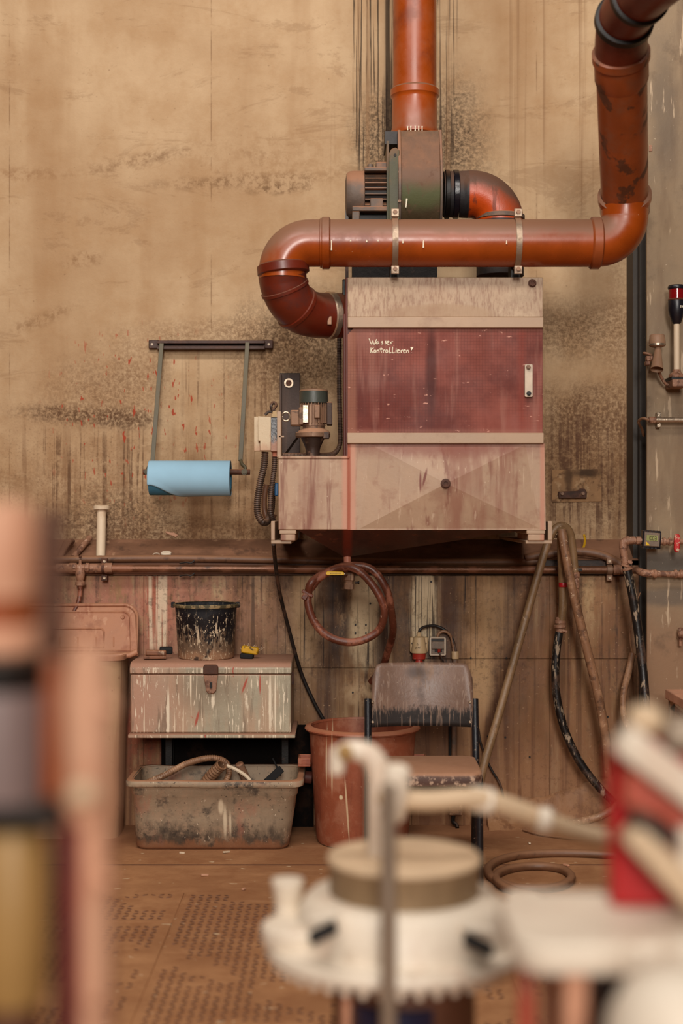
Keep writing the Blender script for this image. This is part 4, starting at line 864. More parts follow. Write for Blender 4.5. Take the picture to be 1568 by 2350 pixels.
def panel(poly, y0, y1, name, m, par, bv=.003):
    a, b = tilt(poly, y0, 0), tilt(poly, y1, 0); n = len(a)
    return MB().add(a+b, [tuple(range(n)), tuple(reversed(range(n, 2*n)))] + [(i, (i+1) % n, n+(i+1) % n, n+i) for i in range(n)]).build(name, m, par, bevel=bv)
lid = panel(lidpoly(10, 318, 1386, 1505, 30, 0), 0, .012, 'lid', M['lid_pink'], t)
rim = tilt(lidpoly(10, 316, 1388, 1500, 28, 0), .016, 0)
MB().tube(rim[:], .007, 8, closed=True).build('lid_rim', M['lid_pink'], lid)
MB().tube(tilt(lidpoly(40, 300, 1404, 1492, 16, 0), .014, 0), .004, 6, closed=True).build('lid_rib', M['lid_pink'], lid)
MB().tube(tilt(lidpoly(60, 240, 1442, 1485, 8, 0), .014, 0), .004, 6, closed=True).build('lid_rib', M['lid_pink'], lid)
MB().tube(tilt([(10,1503),(120,1504),(260,1504),(300,1502),(316,1494)], .03, 0), .012, 10).build('lid_lip', M['lid_pink'], lid)
o = tilt([(283,1416)], .012, 0)[0]; MB().lathe(o, (0,-1,0), [(.008,0),(.008,.006),(.006,.009)], 12).build('stud', M['lid_pink'], lid)
for px in (138, 180, 222, 262):
    a, b = tilt([(px,1462)], .012, 0)[0], tilt([(px,1484)], .012, 0)[0]; MB().tube([a, b], .0035, 6).build('lid_rib', M['lid_pink'], lid)

# ------------------------------------------------------------------ chest on its stand, things on it
Yc = -.50; zt2 = .687; zb2 = W(0, 1683, Yc).z
t = thing('tool_chest', 'paint spattered grey steel chest with a hasp on the low stand', 'chest', Vector((W(483,0,Yc).x, -.34, zb2)))
x0, x1 = W(299,0,Yc).x, W(668,0,Yc).x; zl2 = W(0,1547,Yc).z
MB().box((x0, Yc, zb2+.001), (x1, -.18, zl2-.001)).build('body', M['chest'], t, bevel=.006)
MB().prism([(Yc-.003, zl2+.001), (Yc-.003, zt2-.022), (Yc+.012, zt2-.004), (Yc+.03, zt2), (-.20, zt2), (-.18, zt2-.01), (-.18, zl2+.001)], x0-.002, x1+.002, 'YZ').build('lid', M['chest'], t, bevel=.004)
hasp = MB().pprism([(466,1530),(470,1525),(496,1525),(501,1530),(501,1548),(466,1548)], Yc-.012, Yc-.003).build('hasp', M['rust'], t, bevel=.003)
MB().pprism([(467,1550),(500,1550),(496,1586),(490,1592),(478,1592),(473,1586)], Yc-.012, Yc).build('hasp_tongue', M['pinkpipe'], hasp, bevel=.003)
MB().pprism([(481,1566),(487,1566),(487,1580),(481,1580)], Yc-.017, Yc-.011).build('staple', M['dark'], hasp, bevel=.001)
MB().box((x1, -.42, zl2-.05), (x1+.008, -.40, zl2)).build('side_clip', M['rust'], t, bevel=.001)
t = thing('low_stand', 'low dark steel stand with a spattered board carrying the chest', 'stand', Vector((W(490,0,-.4).x, -.34, 0)))
xa, xb = W(296,0,-.5).x, W(678,0,-.5).x
MB().box((xa, -.525, zb2-.014), (xb, -.17, zb2-.0005)).build('board', M['chest'], t, bevel=.002)
for px in (374, 650):
    for y in (-.258, -.20):
        xl = W(px,0,-.45).x; MB().box((xl-.014, y-.014, 0), (xl+.014, y+.014, zb2-.015)).build('leg', M['dark'], t, bevel=.002)
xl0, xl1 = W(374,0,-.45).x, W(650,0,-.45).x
MB().box((xl0-.04, -.185, 0), (xl1+.11, -.18, zb2-.015)).build('shade_panel', M['void'], t)  # dark sheet added for the shade under the chest and beside the bin
MB().box((xl0-.012, -.27, zb2-.045), (xl1+.012, -.255, zb2-.015)).build('front_rail', M['dark'], t)
MB().box((xl1-.004, -.26, .1), (xl1, -.2, zb2-.015)).build('side_panel', M['dark'], t)
MB().box((xl0, -.26, .1), (xl0+.004, -.2, zb2-.015)).build('side_panel', M['dark'], t)

Yk = -.34; kc = W(473, 0, Yk).x; rb, rt_ = L(63.5,Yk), L(72,Yk); zk = W(0,1386,Yk).z
t = thing('black_bucket', 'black plastic bucket spattered with dried clay standing on the chest', 'bucket', (kc, Yk, zt2))
MB().lathe((kc,Yk,0), (0,0,1), [(rb-.006,zt2),(rb,zt2+.006),(rt_-.002,zk),(rt_-.006,zk),(rb-.006,zt2+.008),(.001,zt2+.007)], 48, True, False).build('shell', M['bucket'], t, sharp=50)
MB().lathe((kc,Yk,0), (0,0,1), [(rt_-.003,zk-.012),(rt_+.006,zk-.010),(rt_+.007,zk-.001),(rt_+.003,zk+.003),(rt_-.003,zk+.002)], 48, False, False).build('rim', mat('bucket_rim', '#4d4530', .5, layers=[('spot','#a58a62',.7,30,.5,.6)]), t)
for px in (397, 546):
    MB().obox(W(px,1388,Yk), (.014,.02,.022)).build('handle_lug', M['bucket'], t, bevel=.003)

def at_chest(px, Y): return Vector((W(px,0,Y).x, Y, zt2))
t = thing('scrub_brush', 'wooden scrub brush with black bristles left of the bucket', 'brush', at_chest(362, -.38))
c = at_chest(358, -.40)
MB().obox(c + Vector((-.004,0,.010)), (.085,.05,.012), (0,0,.12)).build('bristles', M['wood'], t, bevel=.002)
MB().obox(c + Vector((0,0,.026)), (.078,.044,.02), (0,.03,.12)).build('block', M['wood'], t, bevel=.005)
MB().obox(c + Vector((.035,.03,.032)), (.05,.03,.026), (.2,0,.1)).build('bristle_head', M['bristle'], t, bevel=.006)
t = thing('yellow_brush', 'yellow handled brush with black bristles right of the bucket', 'brush', at_chest(572, -.36))
c = at_chest(572, -.36)
MB().obox(c + Vector((0.004,0,.032)), (.066,.035,.028), (0,.14,-.1)).build('block', M['yellow_dirty'], t, bevel=.006)
MB().obox(c + Vector((-.008,-.005,.010)), (.05,.04,.018), (0,.1,-.1)).build('bristles', M['bristle'], t, bevel=.004)
mb = MB()
for i in range(14):
    a = c + Vector((-.03+random.random()*.07, random.uniform(-.01,.01), .03)); mb.tube([a, a + Vector((random.uniform(-.01,.03), 0, random.uniform(.01,.03)))], .0006, 4)
mb.build('loose_bristles', M['white_pvc'], t)

# ------------------------------------------------------------------ mortar tub and contents
t = thing('mortar_tub', 'clay smeared rectangular mortar tub on the floor below the chest', 'tub', FL(486, 1950))
xa, xb = W(308,0,-.57).x, W(663,0,-.57).x; ra, rb_ = W(290,0,-.62).x, W(692,0,-.62).x
zr = W(0,1794,-.62).z
def tr(x0,x1,y0,y1,z,r,wv=0):
    return [Vector((x,y,z + wv*math.sin((x-x0)/(x1-x0)*7.0)*(1 if y < (y0+y1)/2 else .4))) for x,y in rrect(x0,x1,y0,y1,r,6)]
def lerp(a,b,t): return a+(b-a)*t
def lev(f, inset=0): return (lerp(xa,ra+.012,f)+inset, lerp(xb,rb_-.012,f)-inset, lerp(-.57,-.615,f)+inset, lerp(-.32,-.30,f)-inset)
def dense(ring, k=3):
    out = []
    for i in range(len(ring)):
        a, b = ring[i], ring[(i+1) % len(ring)]
        m = 14 if (b-a).length > .1 else 1
        out += [a.lerp(b, q/m) for q in range(m)]
    return out
def rg(f, inset, z, r, wob): 
    R_ = dense([Vector((x,y,z)) for x,y in rrect(*lev(f,inset), r, 5)])
    for v in R_:
        v.y += wob*.6*mnoise.noise(Vector((v.x*6, z*4, 2))); v.z += wob*mnoise.noise(Vector((v.x*4, v.y*4, 9))) if z > .02 else 0
    return R_
MB().loft([rg(0,.012,.0,.04,0), rg(0,0,.012,.05,.003), rg(.45,0,zr*.45,.05,.008), rg(.78,0,zr*.78,.05,.006), rg(.80,-.004,zr*.80,.05,.006), rg(1,-.002,zr,.05,.005), rg(1,.006,zr,.05,.005), rg(.5,.008,zr*.5,.05,.006), rg(0,.014,.014,.04,0)], True, True).build('shell', M['tote'], t, sharp=60)
def rimr(g_, z): 
    R_ = dense([Vector((x,y,z)) for x,y in rrect(ra-g_, rb_+g_, -.625-g_, -.285+g_, .045, 5)])
    for v in R_: v.z += .006*mnoise.noise(Vector((v.x*5, v.y*5, 3))); v.y += .004*mnoise.noise(Vector((v.x*7, 0, 5)))
    return R_
MB().loft([rimr(-.012,zr-.004), rimr(.004,zr-.02), rimr(.007,zr-.018), rimr(.007,zr-.002), rimr(.002,zr+.004), rimr(-.014,zr+.004), rimr(-.016,zr-.004)], False, False).build('rim', M['tote'], t, sharp=60)
o = MB().loft([rg(.62,.008,zr*.60,.05,.012), rg(.62,.2,zr*.62,.02,.0)], False, True).build('sludge', M['tote'], t, sharp=60)
def in_tub(px, py, Y): return W(px, py, Y)
zz0 = zr*.6
P = spline([in_tub(330,1800,-.5), in_tub(380,1778,-.5), in_tub(430,1752,-.49), in_tub(480,1740,-.48), in_tub(515,1747,-.46), in_tub(526,1772,-.45), in_tub(515,1800,-.45)], 8)
P2, R2 = corr(P, .0115, .0012, .008)
tag(MB().tube(P2, R2, 10).build('ribbed_hose', M['hose_clay'], sharp=50), 'thin ribbed brown hose arching out of the mortar tub', 'hose')
d_ = spline([in_tub(462,1815,-.42), in_tub(480,1785,-.45), in_tub(508,1756,-.49)], 10); P3, R3 = corr(d_, .018, .004, .014)
t2 = thing('drain_hose', 'wide corrugated drain hose end with open mouth in the mortar tub', 'hose', in_tub(490,1815,-.44))
MB().tube(P3, R3, 20, caps=False).build('sleeve', M['hose_clay'], t2, sharp=50)
dd = (P3[-1]-P3[-3]).normalized()
MB().lathe(P3[-1]-dd*.01, dd, [(.019,0),(.022,.008),(.022,.014),(.0165,.014),(.0165,-.03),(.001,-.03)], 20, False, False).build('mouth', M['hose_clay'], t2)
tag(MB().cyl(in_tub(575,1812,-.40), in_tub(548,1752,-.44), .019, .017, 16).build('grey_handle', M['motor'], bevel=.005), 'grey round tool handle sticking up in the mortar tub', 'handle')
P = spline([in_tub(520,1757,-.47), in_tub(545,1768,-.47), in_tub(570,1786,-.5), in_tub(580,1806,-.52)], 6)
tag(MB().tube(P, .007, 8).build('clear_hose', M['white_pvc']), 'pale thin hose bending down beside the drain hose mouth', 'hose')
tag(MB().bar(in_tub(612,1796,-.5), in_tub(645,1765,-.45), .028, .02).bar(in_tub(645,1780,-.45), in_tub(626,1740,-.42), .006, .006).build('scraper', M['bristle'], bevel=.002), 'black scraper lying at the right end of the tub', 'scraper')

# ------------------------------------------------------------------ terracotta bin
Yb = -.42; bc = W(832,0,Yb).x; zr_ = W(0,1665,Yb).z; rt = L(122,Yb); rbm = L(106,Yb)
t = thing('plastic_bin', 'round terracotta plastic bin with wide rim behind the chair', 'bin', (bc, Yb, 0))
MB().lathe((bc,Yb,0), (0,0,1), [(rbm-.02,0),(rbm-.006,.004),(rbm,.02),(rt,zr_-.02),(rt,zr_),(rt-.006,zr_),(rbm-.006,.03),(.001,.02)], 64, True, False).build('shell', M['bin'], t, sharp=50)
MB().lathe((bc,Yb,0), (0,0,1), [(rt-.004,zr_-.010),(rt+.014,zr_-.014),(rt+.018,zr_-.008),(rt+.012,zr_+.002),(rt-.006,zr_+.004),(rt-.008,zr_-.004)], 64, False, False).build('rim', M['bin'], t, sharp=60)
for sg in (-1, 1):
    hx = bc + sg*(rt+.016); hz_ = W(0,1750,Yb).z
    hm = MB(); cx_ = hx
    hm.box((cx_-.026, Yb-.05, hz_-.008), (cx_+.022, Yb+.05, hz_+.002)); hm.box((cx_-.026, Yb-.05, hz_), (cx_+.022, Yb-.044, hz_+.024)); hm.box((cx_-.026, Yb+.044, hz_), (cx_+.022, Yb+.05, hz_+.024)); hm.box((cx_+sg*.022-.003, Yb-.05, hz_), (cx_+sg*.022+.003, Yb+.05, hz_+.024))
    hm.build('handle', M['bin'], t, bevel=.003)
p0 = W(690,1782,-.3); tag(MB().cyl(p0, p0 + Vector((.045,0,-.005)), .024, n=20).build('red_pipe_stub', M['side'], bevel=.002), 'dark red pipe stub between the tub and the terracotta bin', 'pipe')

# ------------------------------------------------------------------ chair
xr = (.092, .465); Yr = -.90; Yfr = -1.15
t = thing('school_chair', 'small clay dusted chair with black tube legs and grey curved backrest', 'chair', (.275, -1.02, 0))
tb = .0125
for x in xr:
    MB().tube(spline([(x, Yr+.05, 0), (x, Yr+.02, .2), (x, Yr-.01, .38), (x, Yr+.01, .5), (x, Yr+.03, W(0,1606,Yr).z)], 5), tb, 12).build('rear_leg', M['black'], t)
    MB().tube([(x-.012*(1 if x > .3 else -1), Yfr, .375), (x-.010*(1 if x > .3 else -1), Yfr-.01, .0)], tb, 12).build('leg', M['black'], t)
    MB().tube([(x, Yr, .37), (x-.01*(1 if x > .3 else -1), Yfr, .37)], tb*.9, 10).build('side_rail', M['black'], t)
MB().tube([(xr[0], Yfr+.01, .345), (xr[1], Yfr+.01, .345)], tb*.8, 10).build('cross_rail', M['black'], t)
MB().tube([(xr[0], Yr, .36), (xr[1], Yr, .36)], tb*.8, 10).build('cross_rail', M['black'], t)
sx0, sx1 = .085, .462
rs = lambda z, ins: [Vector((x, y, z - .010*max(0, (-y-1.10)/.09)**2 - .004*math.cos((x-.27)/.19*1.57))) for x, y in rrect(sx0+ins, sx1-ins, -1.195+ins, -.90-ins, .04, 6)]
MB().loft([rs(.364,.010), rs(.369,.001), rs(.378,0), rs(.398,0), rs(.406,.004), rs(.409,.012)], True, True).build('seat', M['seat'], t, sharp=60)
# curved backrest
zb0, zb1 = W(0,1668,-.88).z, W(0,1525,-.88).z; bxa, bxb = W(853,0,-.88).x, W(1087,0,-.88).x
vs = []; nx, nz_ = 24, 14; vb = []
for i in range(nx+1):
    u = i/nx
    for j in range(nz_+1):
        v_ = j/nz_
        wd = 1 - .022*v_**3; rc_ = .16
        x = lerp(bxa, bxb, .5 + (u-.5)*wd)
        e = max(0, (abs(u-.5)*2 - (1-rc_))/rc_)
        zt3 = zb1 - (.05*(1-math.sqrt(max(0, 1-e*e))))
        z = lerp(zb0, zt3, v_)
        y = Yr+.012 + .035*(1-(2*u-1)**2) + .035*v_**2
        vs.append((x, y, z))
n_ = nz_+1
fs = [(i*n_+j, (i+1)*n_+j, (i+1)*n_+j+1, i*n_+j+1) for i in range(nx) for j in range(nz_)]
br = MB().add(vs, fs).build('backrest', M['backrest'], t, sharp=80)
so = br.modifiers.new('thick', 'SOLIDIFY'); so.thickness = .009; so.offset = 0
for px in (856, 1080):
    for py in (1612, 1658):
        p = W(px, py, Yr); MB().lathe((p.x, Yr+.012, p.z), (0,-1,0), [(.005,-.01),(.005,.004),(.003,.006)], 10).build('screw', M['bright'], t)

# ------------------------------------------------------------------ hose coil below the cabinet
Yo = -.66
hose('coiled_hose', [(712,1352,Yo),(735,1325,Yo),(775,1304,Yo-.01),(815,1305,Yo-.03),(850,1336,Yo-.03),(876,1378,Yo-.03),(882,1412,Yo-.02),(868,1448,Yo),(830,1470,Yo),(790,1473,Yo),(750,1458,Yo),(722,1428,Yo),(708,1390,Yo),(708,1362,Yo),(716,1336,Yo-.01),(752,1312,Yo+.03),(800,1298,Yo+.03),(852,1306,Yo+.02),(886,1350,Yo+.02),(898,1400,Yo+.05),(902,1450,Yo+.12),(890,1495,Yo+.25),(876,1535,Yo+.32),(852,1566,Yo+.36)],
     L(9,Yo), M['hose_red'], 'red brown rubber hose coiled in a loop over the hopper drain', sub=8, n=14)
t = tag(MB().obox(W(706,1362,Yo), (.045,.03,.012), (0,.5,0)).obox(W(700,1369,Yo-.012), (.02,.02,.024), (0,.5,0)).build('hose_clip', M['hose_red'], bevel=.003), 'clay red clip tied on the left of the coiled hose', 'clip')
hose('hanging_cable', [(628,1249,-.6),(633,1300,-.5),(642,1360,-.4),(662,1440,-.3),(690,1540,-.22),(720,1610,-.2),(745,1655,-.19)], L(4.5,-.4), M['cable'], 'thin black cable slanting from the left bracket down to the bin', 'cable', n=8)

# ------------------------------------------------------------------ sockets behind the chair
Yk2 = -.16
t = thing('power_socket', 'cream and red industrial power socket with plug above the chair back', 'socket', W(962, 1530, Yk2-.04))
yc_ = Yk2-.045; sc_ = lambda n: L(n, yc_)
zq = lambda py: W(0, py, yc_).z; xq = W(962,0,yc_).x
MB().lathe((xq,yc_,0), (0,0,1), [(sc_(18),zq(1498)),(sc_(18.5),zq(1494)),(sc_(15),zq(1474)),(sc_(13),zq(1463)),(sc_(9),zq(1460))], 28).build('housing', M['cream'], t)
for sg in (-1, 1):
    lug = MB().obox((xq+sg*sc_(16), Yk2-.02, zq(1480)), (sc_(9), .04, sc_(34))).build('lug', M['cream'], t, bevel=.004)
    MB().lathe((xq+sg*sc_(15.5), Yk2-.041, zq(1477)), (0,-1,0), [(.0035,-.002),(.0035,.001)], 10).build('screw_hole', M['column_dark'], lug)
MB().lathe((xq,yc_,0), (0,0,1), [(sc_(5),zq(1461)),(sc_(5),zq(1457)),(sc_(4.6),zq(1451))], 8).build('cable_gland', M['cream'], t)
MB().lathe((xq,yc_,0), (0,0,1), [(sc_(15),zq(1512)),(sc_(15.5),zq(1498)),(sc_(16),zq(1497))], 28).build('socket_collar', M['red'], t)
MB().lathe((xq,yc_,0), (0,0,1), [(sc_(10),zq(1545)),(sc_(14),zq(1527)),(sc_(8),zq(1516)),(sc_(8),zq(1508))], 28).build('plug', M['red'], t)
mb = MB()
yy = yc_ - sc_(17)-.001
def ss(p): return W(920 + p[0]/9.8, 1410 + p[1]/9.8, yy)
for st in ([(385,650),(365,665),(378,690),(395,680)], [(400,670),(400,688)], [(330,740),(350,728),(352,745),(328,772),(355,770)], [(372,768),(374,770)], [(385,745),(395,730),(392,768)], [(440,725),(415,745),(412,765),(432,765),(432,748)]):
    mb.tube([ss(p) for p in st], .0007, 5)
mb.build('lettering', M['ink'], t)
t = thing('wall_outlet', 'square grey wall outlet with white frame and a cable plugged in', 'outlet', W(1005, 1505, Yk2))
yo = Yk2 - .04
MB().prism([(p[0], p[1]) for p in rrect(W(986,0,yo).x, W(1024,0,yo).x, W(0,1505,yo).z, W(0,1463,yo).z, .006)], yo, -.152).build('frame', M['white_plate'], t, bevel=.002)
MB().pbox(990, 1020, 1466, 1501, yo-.003, yo+.01).build('face', M['grey_panel'], t, bevel=.001)
MB().pbox(990, 1020, 1465, 1472, yo-.005, yo+.01).build('hinge', M['motor_dark'], t, bevel=.001)
MB().pbox(991, 1020, 1472, 1490, yo-.012, yo).build('flap', M['grey_panel'], t, bevel=.002)
MB().pbox(998, 1015, 1489, 1497, yo-.005, yo).build('opening', M['column_dark'], t)
MB().lathe(W(1008,1495,yo-.008), (0,-.3,1), [(.006,-.004),(.006,.010)], 10).build('plug', M['red'], t)
hose('outlet_cable', [(1008,1496,yo-.012),(1012,1505,yo-.014),(1018,1520,yo-.012),(1022,1540,yo),(1024,1600,yo+.02)], .003, M['cable'], 'thin grey cable dropping out of the wall outlet', 'cable', n=8)
hose('socket_cable', [(962,1452,yc_),(966,1443,yc_),(980,1437,yc_+.01),(1003,1437,yc_+.02),(1025,1449,yc_+.02),(1040,1470,yc_+.02),(1047,1497,yc_+.02)], .0055, M['cable'], 'dark cable arching from the power socket to the conduit', 'cable')
hose('outlet_feed', [(1004,1464,yo+.01),(1007,1455,yo+.01),(1016,1449,yo+.01),(1028,1452,yo+.01),(1037,1466,yo+.015),(1042,1497,yo+.015)], .0055, M['hose_clay'], 'tan cable arching from the wall outlet to the conduit', 'cable')
t = thing('cable_conduit', 'grey cable conduit with a cream coupling behind the chair', 'conduit', W(1044, 1890, -.18))
MB().cyl(W(1045,1514,-.185), W(1041,1830,-.185), .0105, n=14).build('tube', M['motor'], t)
MB().lathe(W(1045,1512,-.185), (0,0,1), [(.014,0),(.0145,.004),(.0145,.026),(.013,.03)], 18).build('coupling', M['cream'], t)
MB().cyl(W(1033,1600,-.165), W(1033,1870,-.165), .006, n=10).build('cable', M['dark'], t)
MB().pbox(1031, 1062, 1815, 1872, -.20, -.155).build('junction_box', M['hose_clay'], t, bevel=.003)
MB().tube(spline([W(1042,1868,-.19), W(1040,1885,-.19), W(1048,1893,-.2), W(1050,1900,-.21)], 4), .008, 8).build('tail', M['dark'], t)
hose('floor_cable', [(1098,1672,-.18),(1105,1710,-.18),(1125,1760,-.18),(1148,1800,-.18),(1158,1840,-.18)], .0045, M['cable'], 'black cable hanging loose on the wall right of the chair', 'cable', n=8)
# ------------------------------------------------------------------ hanging hoses on the right
Yg = -.36
t = thing('hose_peg', 'steel peg bolt sticking out from the wall carrying the hoses', 'peg', W(1290, 1232, -.3))
MB().cyl(W(1247,1231,-.36), W(1309,1231,-.34), .0065, n=12).build('shaft', M['bolt'], t)
MB().lathe(W(1308,1231,-.34), (1,0,.0), [(.012,0),(.013,.006),(.008,.011)], 8).build('head', M['bright'], t)
hose('braided_hose', [(1099,1815,-.62),(1110,1760,-.58),(1145,1640,-.5),(1190,1480,-.44),(1232,1330,-.40),(1258,1245,-.38),(1274,1215,-.37),(1292,1207,-.36),(1308,1222,-.35),(1314,1255,-.34),(1320,1312,-.33)], L(9.5,-.4), M['hose_braid'], 'long braided hose slanting from the peg down behind the chair', sub=10, n=14)
t = thing('hose_coupling', 'metal hose coupling with steel clip hanging at the end of the braided hose', 'coupling', W(1323, 1385, -.33))
ax = (W(1320,1305,-.33) - W(1325,1382,-.33)).normalized(); o = W(1325,1382,-.33)
MB().lathe(o, ax, [(.006,0),(.007,.018),(.011,.02),(.011,.03),(.009,.032),(.010,.052),(.013,.054),(.014,.062),(.014,.09),(.012,.093),(.017,.096),(.018,.112),(.014,.116),(.014,.13)], 12).build('body', M['pinkpipe'], t)
MB().lathe(W(1320,1308,-.33), ax, [(.0165,0),(.0165,.008)], 20).build('clip', M['bright'], t)
MB().obox(W(1331,1308,-.335), (.016,.012,.012)).build('clip_screw', M['dark'], t, bevel=.001)
hose('clay_hose', [(1290,1218,-.42),(1293,1235,-.43),(1302,1290,-.43),(1318,1370,-.42),(1345,1480,-.40),(1372,1590,-.38),(1390,1690,-.36),(1398,1780,-.34)], L(10.5,-.4), M['hose_clay'], 'clay coated hose hanging from the peg towards the lower right', sub=10, n=14)
hose('rear_hose', [(1291,1216,-.40),(1288,1240,-.37),(1291,1330,-.33),(1292,1390,-.32),(1287,1440,-.31)], L(9.5,-.33), M['hose_braid'], 'short beige hose hanging straight down from the peg', sub=8, n=14)
t = thing('hose_joint', 'clay caked joint of clamps between the beige and black hoses', 'joint', W(1286, 1455, -.31))
for k, (py, rr, hh) in enumerate(((1452, 11, 10), (1442, 14, 9), (1432, 13, 9), (1424, 10, 8))):
    MB().lathe(W(1286,py,-.31), (.08*(-1)**k,.05,1), [(L(rr*.85,-.31),0),(L(rr,-.31),.003),(L(rr,-.31),L(hh,-.31)-.003),(L(rr*.85,-.31),L(hh,-.31))], 18).build('clamp_ring', M['pinkpipe'], t)
MB().obox(W(1296,1448,-.33), (.02,.014,.008), (0,.3,0)).build('clamp_screw', M['pinkpipe'], t, bevel=.001)
hose('black_hose', [(1284,1450,-.31),(1278,1490,-.31),(1275,1545,-.31),(1280,1610,-.31),(1300,1685,-.31),(1335,1755,-.31),(1380,1812,-.31),(1420,1850,-.31)], L(9.5,-.31), M['hose_black'], 'black clay flecked hose curving down from the joint to the right', sub=10, n=14)
tag(MB().lathe(W(1293,1347,-.33), (0,0,1), [(.0175,0),(.018,.001),(.018,.016),(.0175,.017)], 20).box(W(1300,1346,-.335), W(1306,1338,-.325)).build('tape_band', M['redtape']), 'red tape band around the hanging beige hose', 'tape')
hose('ledge_pipe', [(1205,1282,-.17),(1260,1272,-.17),(1330,1266,-.17),(1390,1277,-.18),(1440,1306,-.19)], L(10,-.17), M['hose_brown'], 'brown hose bowing over the ledge right of the peg', sub=8, n=12)
tag(MB().tube(spline(PX([(1341,1228,-.10),(1343,1240,-.12),(1340,1256,-.15),(1333,1264,-.16)]),4), .005, 6).build('cable_tie', M['yellow_dirty']), 'small rusty orange tie standing up behind the ledge hose', 'tie')

# plaster patch with bolted bracket
t = thing('bolted_bracket', 'rusty flat bracket with two bolts on a patched wall square', 'bracket', W(1325, 1152, -.01))
MB().pprism([(1267,1078),(1380,1076),(1382,1151),(1267,1153)], -.007, 0).build('patch', mat('patched_plaster', '#9a744f', .85, layers=[('ell','#3a2719',.9,1348,1086,30,12,0,.7,.8,20),('ell','#4a3221',.8,1305,1095,8,40,0,.7,.8,20),('spot','#5a3d29',.8,24,.54,.63),('spot','#c3a27c',.6,14,.54,.64)]), t, bevel=.002)
MB().pprism([(1282,1128),(1326,1126),(1334,1120),(1344,1122),(1348,1130),(1347,1144),(1283,1144)], -.022, -.006).build('flat', M['rust'], t, bevel=.003)
for px in (1290, 1338):
    MB().lathe(W(px,1133,-.022), (0,-1,0), [(.009,0),(.009,.002),(.0065,.003),(.0065,.014)], 6).build('bolt', M['bolt'], t)
for px, py in ((1325, 640), (1268, 640)):
    pass

# ------------------------------------------------------------------ on the steel column
Yq = -.44
t = thing('signal_light', 'red and black signal beacon on a pale stem at the right edge', 'beacon', W(1553, 866, Yq))
rq = lambda n: L(n, Yq); zq = lambda py: W(0, py, Yq).z; xq = W(1553.5,0,Yq).x
MB().lathe((xq,Yq,0), (0,0,1), [(rq(19),zq(664)),(rq(20),zq(662)),(rq(20),zq(658)),(rq(18),zq(655))], 32).build('cap', M['blackp'], t)
MB().lathe((xq,Yq,0), (0,0,1), [(rq(18),zq(687)),(rq(18),zq(663))], 32).build('red_lens', M['redlens'], t)
MB().lathe((xq,Yq,0), (0,0,1), [(rq(19),zq(690)),(rq(20),zq(688)),(rq(19),zq(686))], 32).build('ring', M['hose_red'], t)
body = MB().lathe((xq,Yq,0), (0,0,1), [(rq(7),zq(744)),(rq(10),zq(741)),(rq(16),zq(724)),(rq(19),zq(712)),(rq(19.5),zq(692)),(rq(19),zq(689))], 32).build('housing', M['blackp'], t)
tc = bpy.data.curves.new('txt', 'FONT'); tc.body = 'EATON'; tc.size = 1.0; tc.extrude = .02
to = bpy.data.objects.new('txt', tc); COL.objects.link(to); bpy.context.view_layer.update()
me = bpy.data.meshes.new_from_object(to.evaluated_get(bpy.context.evaluated_depsgraph_get()))
COL.objects.unlink(to); bpy.data.objects.remove(to)
sf = rq(8.5); rr_ = rq(19.6); x00 = rq(3)
vs = []
for v in me.vertices:
    a = (x00 + v.co.x*sf)/rr_; rad = rr_ + v.co.z*.02
    vs.append((xq + rad*math.sin(a), Yq - rad*math.cos(a), zq(709) + v.co.y*sf))
MB().add(vs, [tuple(p.vertices) for p in me.polygons]).build('lettering', M['chalk'], body)
MB().cyl((xq,Yq,zq(858)), (xq,Yq,zq(742)), rq(7), n=20).build('stem', M['white_pvc'], t)
MB().lathe((xq,Yq,0), (0,0,1), [(rq(18),zq(866)),(rq(18),zq(860)),(rq(10),zq(854)),(rq(9),zq(848))], 8).build('base', M['pinkpipe'], t)
MB().box((xq-rq(14), Yq-.03, zq(889)), (xq+rq(20), -.352, zq(872))).build('junction_box', M['pinkpipe'], t, bevel=.003)
MB().box((xq-rq(14), Yq-.02, zq(872)), (xq+rq(16), -.352, zq(865))).build('mount', M['dark'], t)
t = thing('signal_horn', 'dusty signal horn pointing down on the column beside the beacon', 'horn', W(1508, 858, Yq))
xh = W(1509,0,Yq).x
MB().lathe((xh,Yq,0), (0,0,1), [(rq(12),zq(797)),(rq(18),zq(794)),(rq(19),zq(786)),(rq(17),zq(770)),(rq(15),zq(768))], 32).build('driver_cap', M['horn'], t)
MB().lathe((xh,Yq,0), (0,0,1), [(rq(19.5),zq(793)),(rq(19.5),zq(789))], 32).build('seam_ring', M['bright'], t)
o1 = W(1511,797,Yq); o2 = W(1508,848,Yq-.035); dd = (o2-o1)
hl = dd.length
MB().lathe(o1, dd, [(rq(7),0),(rq(9),hl*.35),(rq(15),hl),(rq(14),hl),(rq(8),hl*.4),(.001,hl*.38)], 32, True, False).build('bell', M['horn'], t, sharp=50)
MB().obox(W(1490,823,-.40), (rq(14),.03,rq(12))).obox(W(1486,834,-.39), (rq(10),.04,rq(10))).build('bracket', M['pinkpipe'], t, bevel=.003)
MB().lathe(W(1486,815,-.40), (.3,0,1), [(rq(11),0),(rq(12),.002),(rq(12),.006),(rq(10),.008)], 16).build('clamp', M['pinkpipe'], t)
MB().obox(W(1500,820,-.42), (rq(14),.012,rq(6))).build('arm', M['pinkpipe'], t)
hose('horn_cable', [(1512,850,-.42),(1518,865,-.41),(1528,880,-.40),(1540,884,-.40),(1549,882,-.43)], .006, M['pinkpipe'], 'short cable from the signal horn to the beacon box', 'cable', n=8)
t = thing('column_conduit', 'short metal conduit with clamp fixed across the steel column', 'conduit', W(1530, 972, -.39))
MB().cyl(W(1504,964,-.39), W(1640,964,-.39), L(6.5,-.39), n=16).build('tube', M['bright'], t)
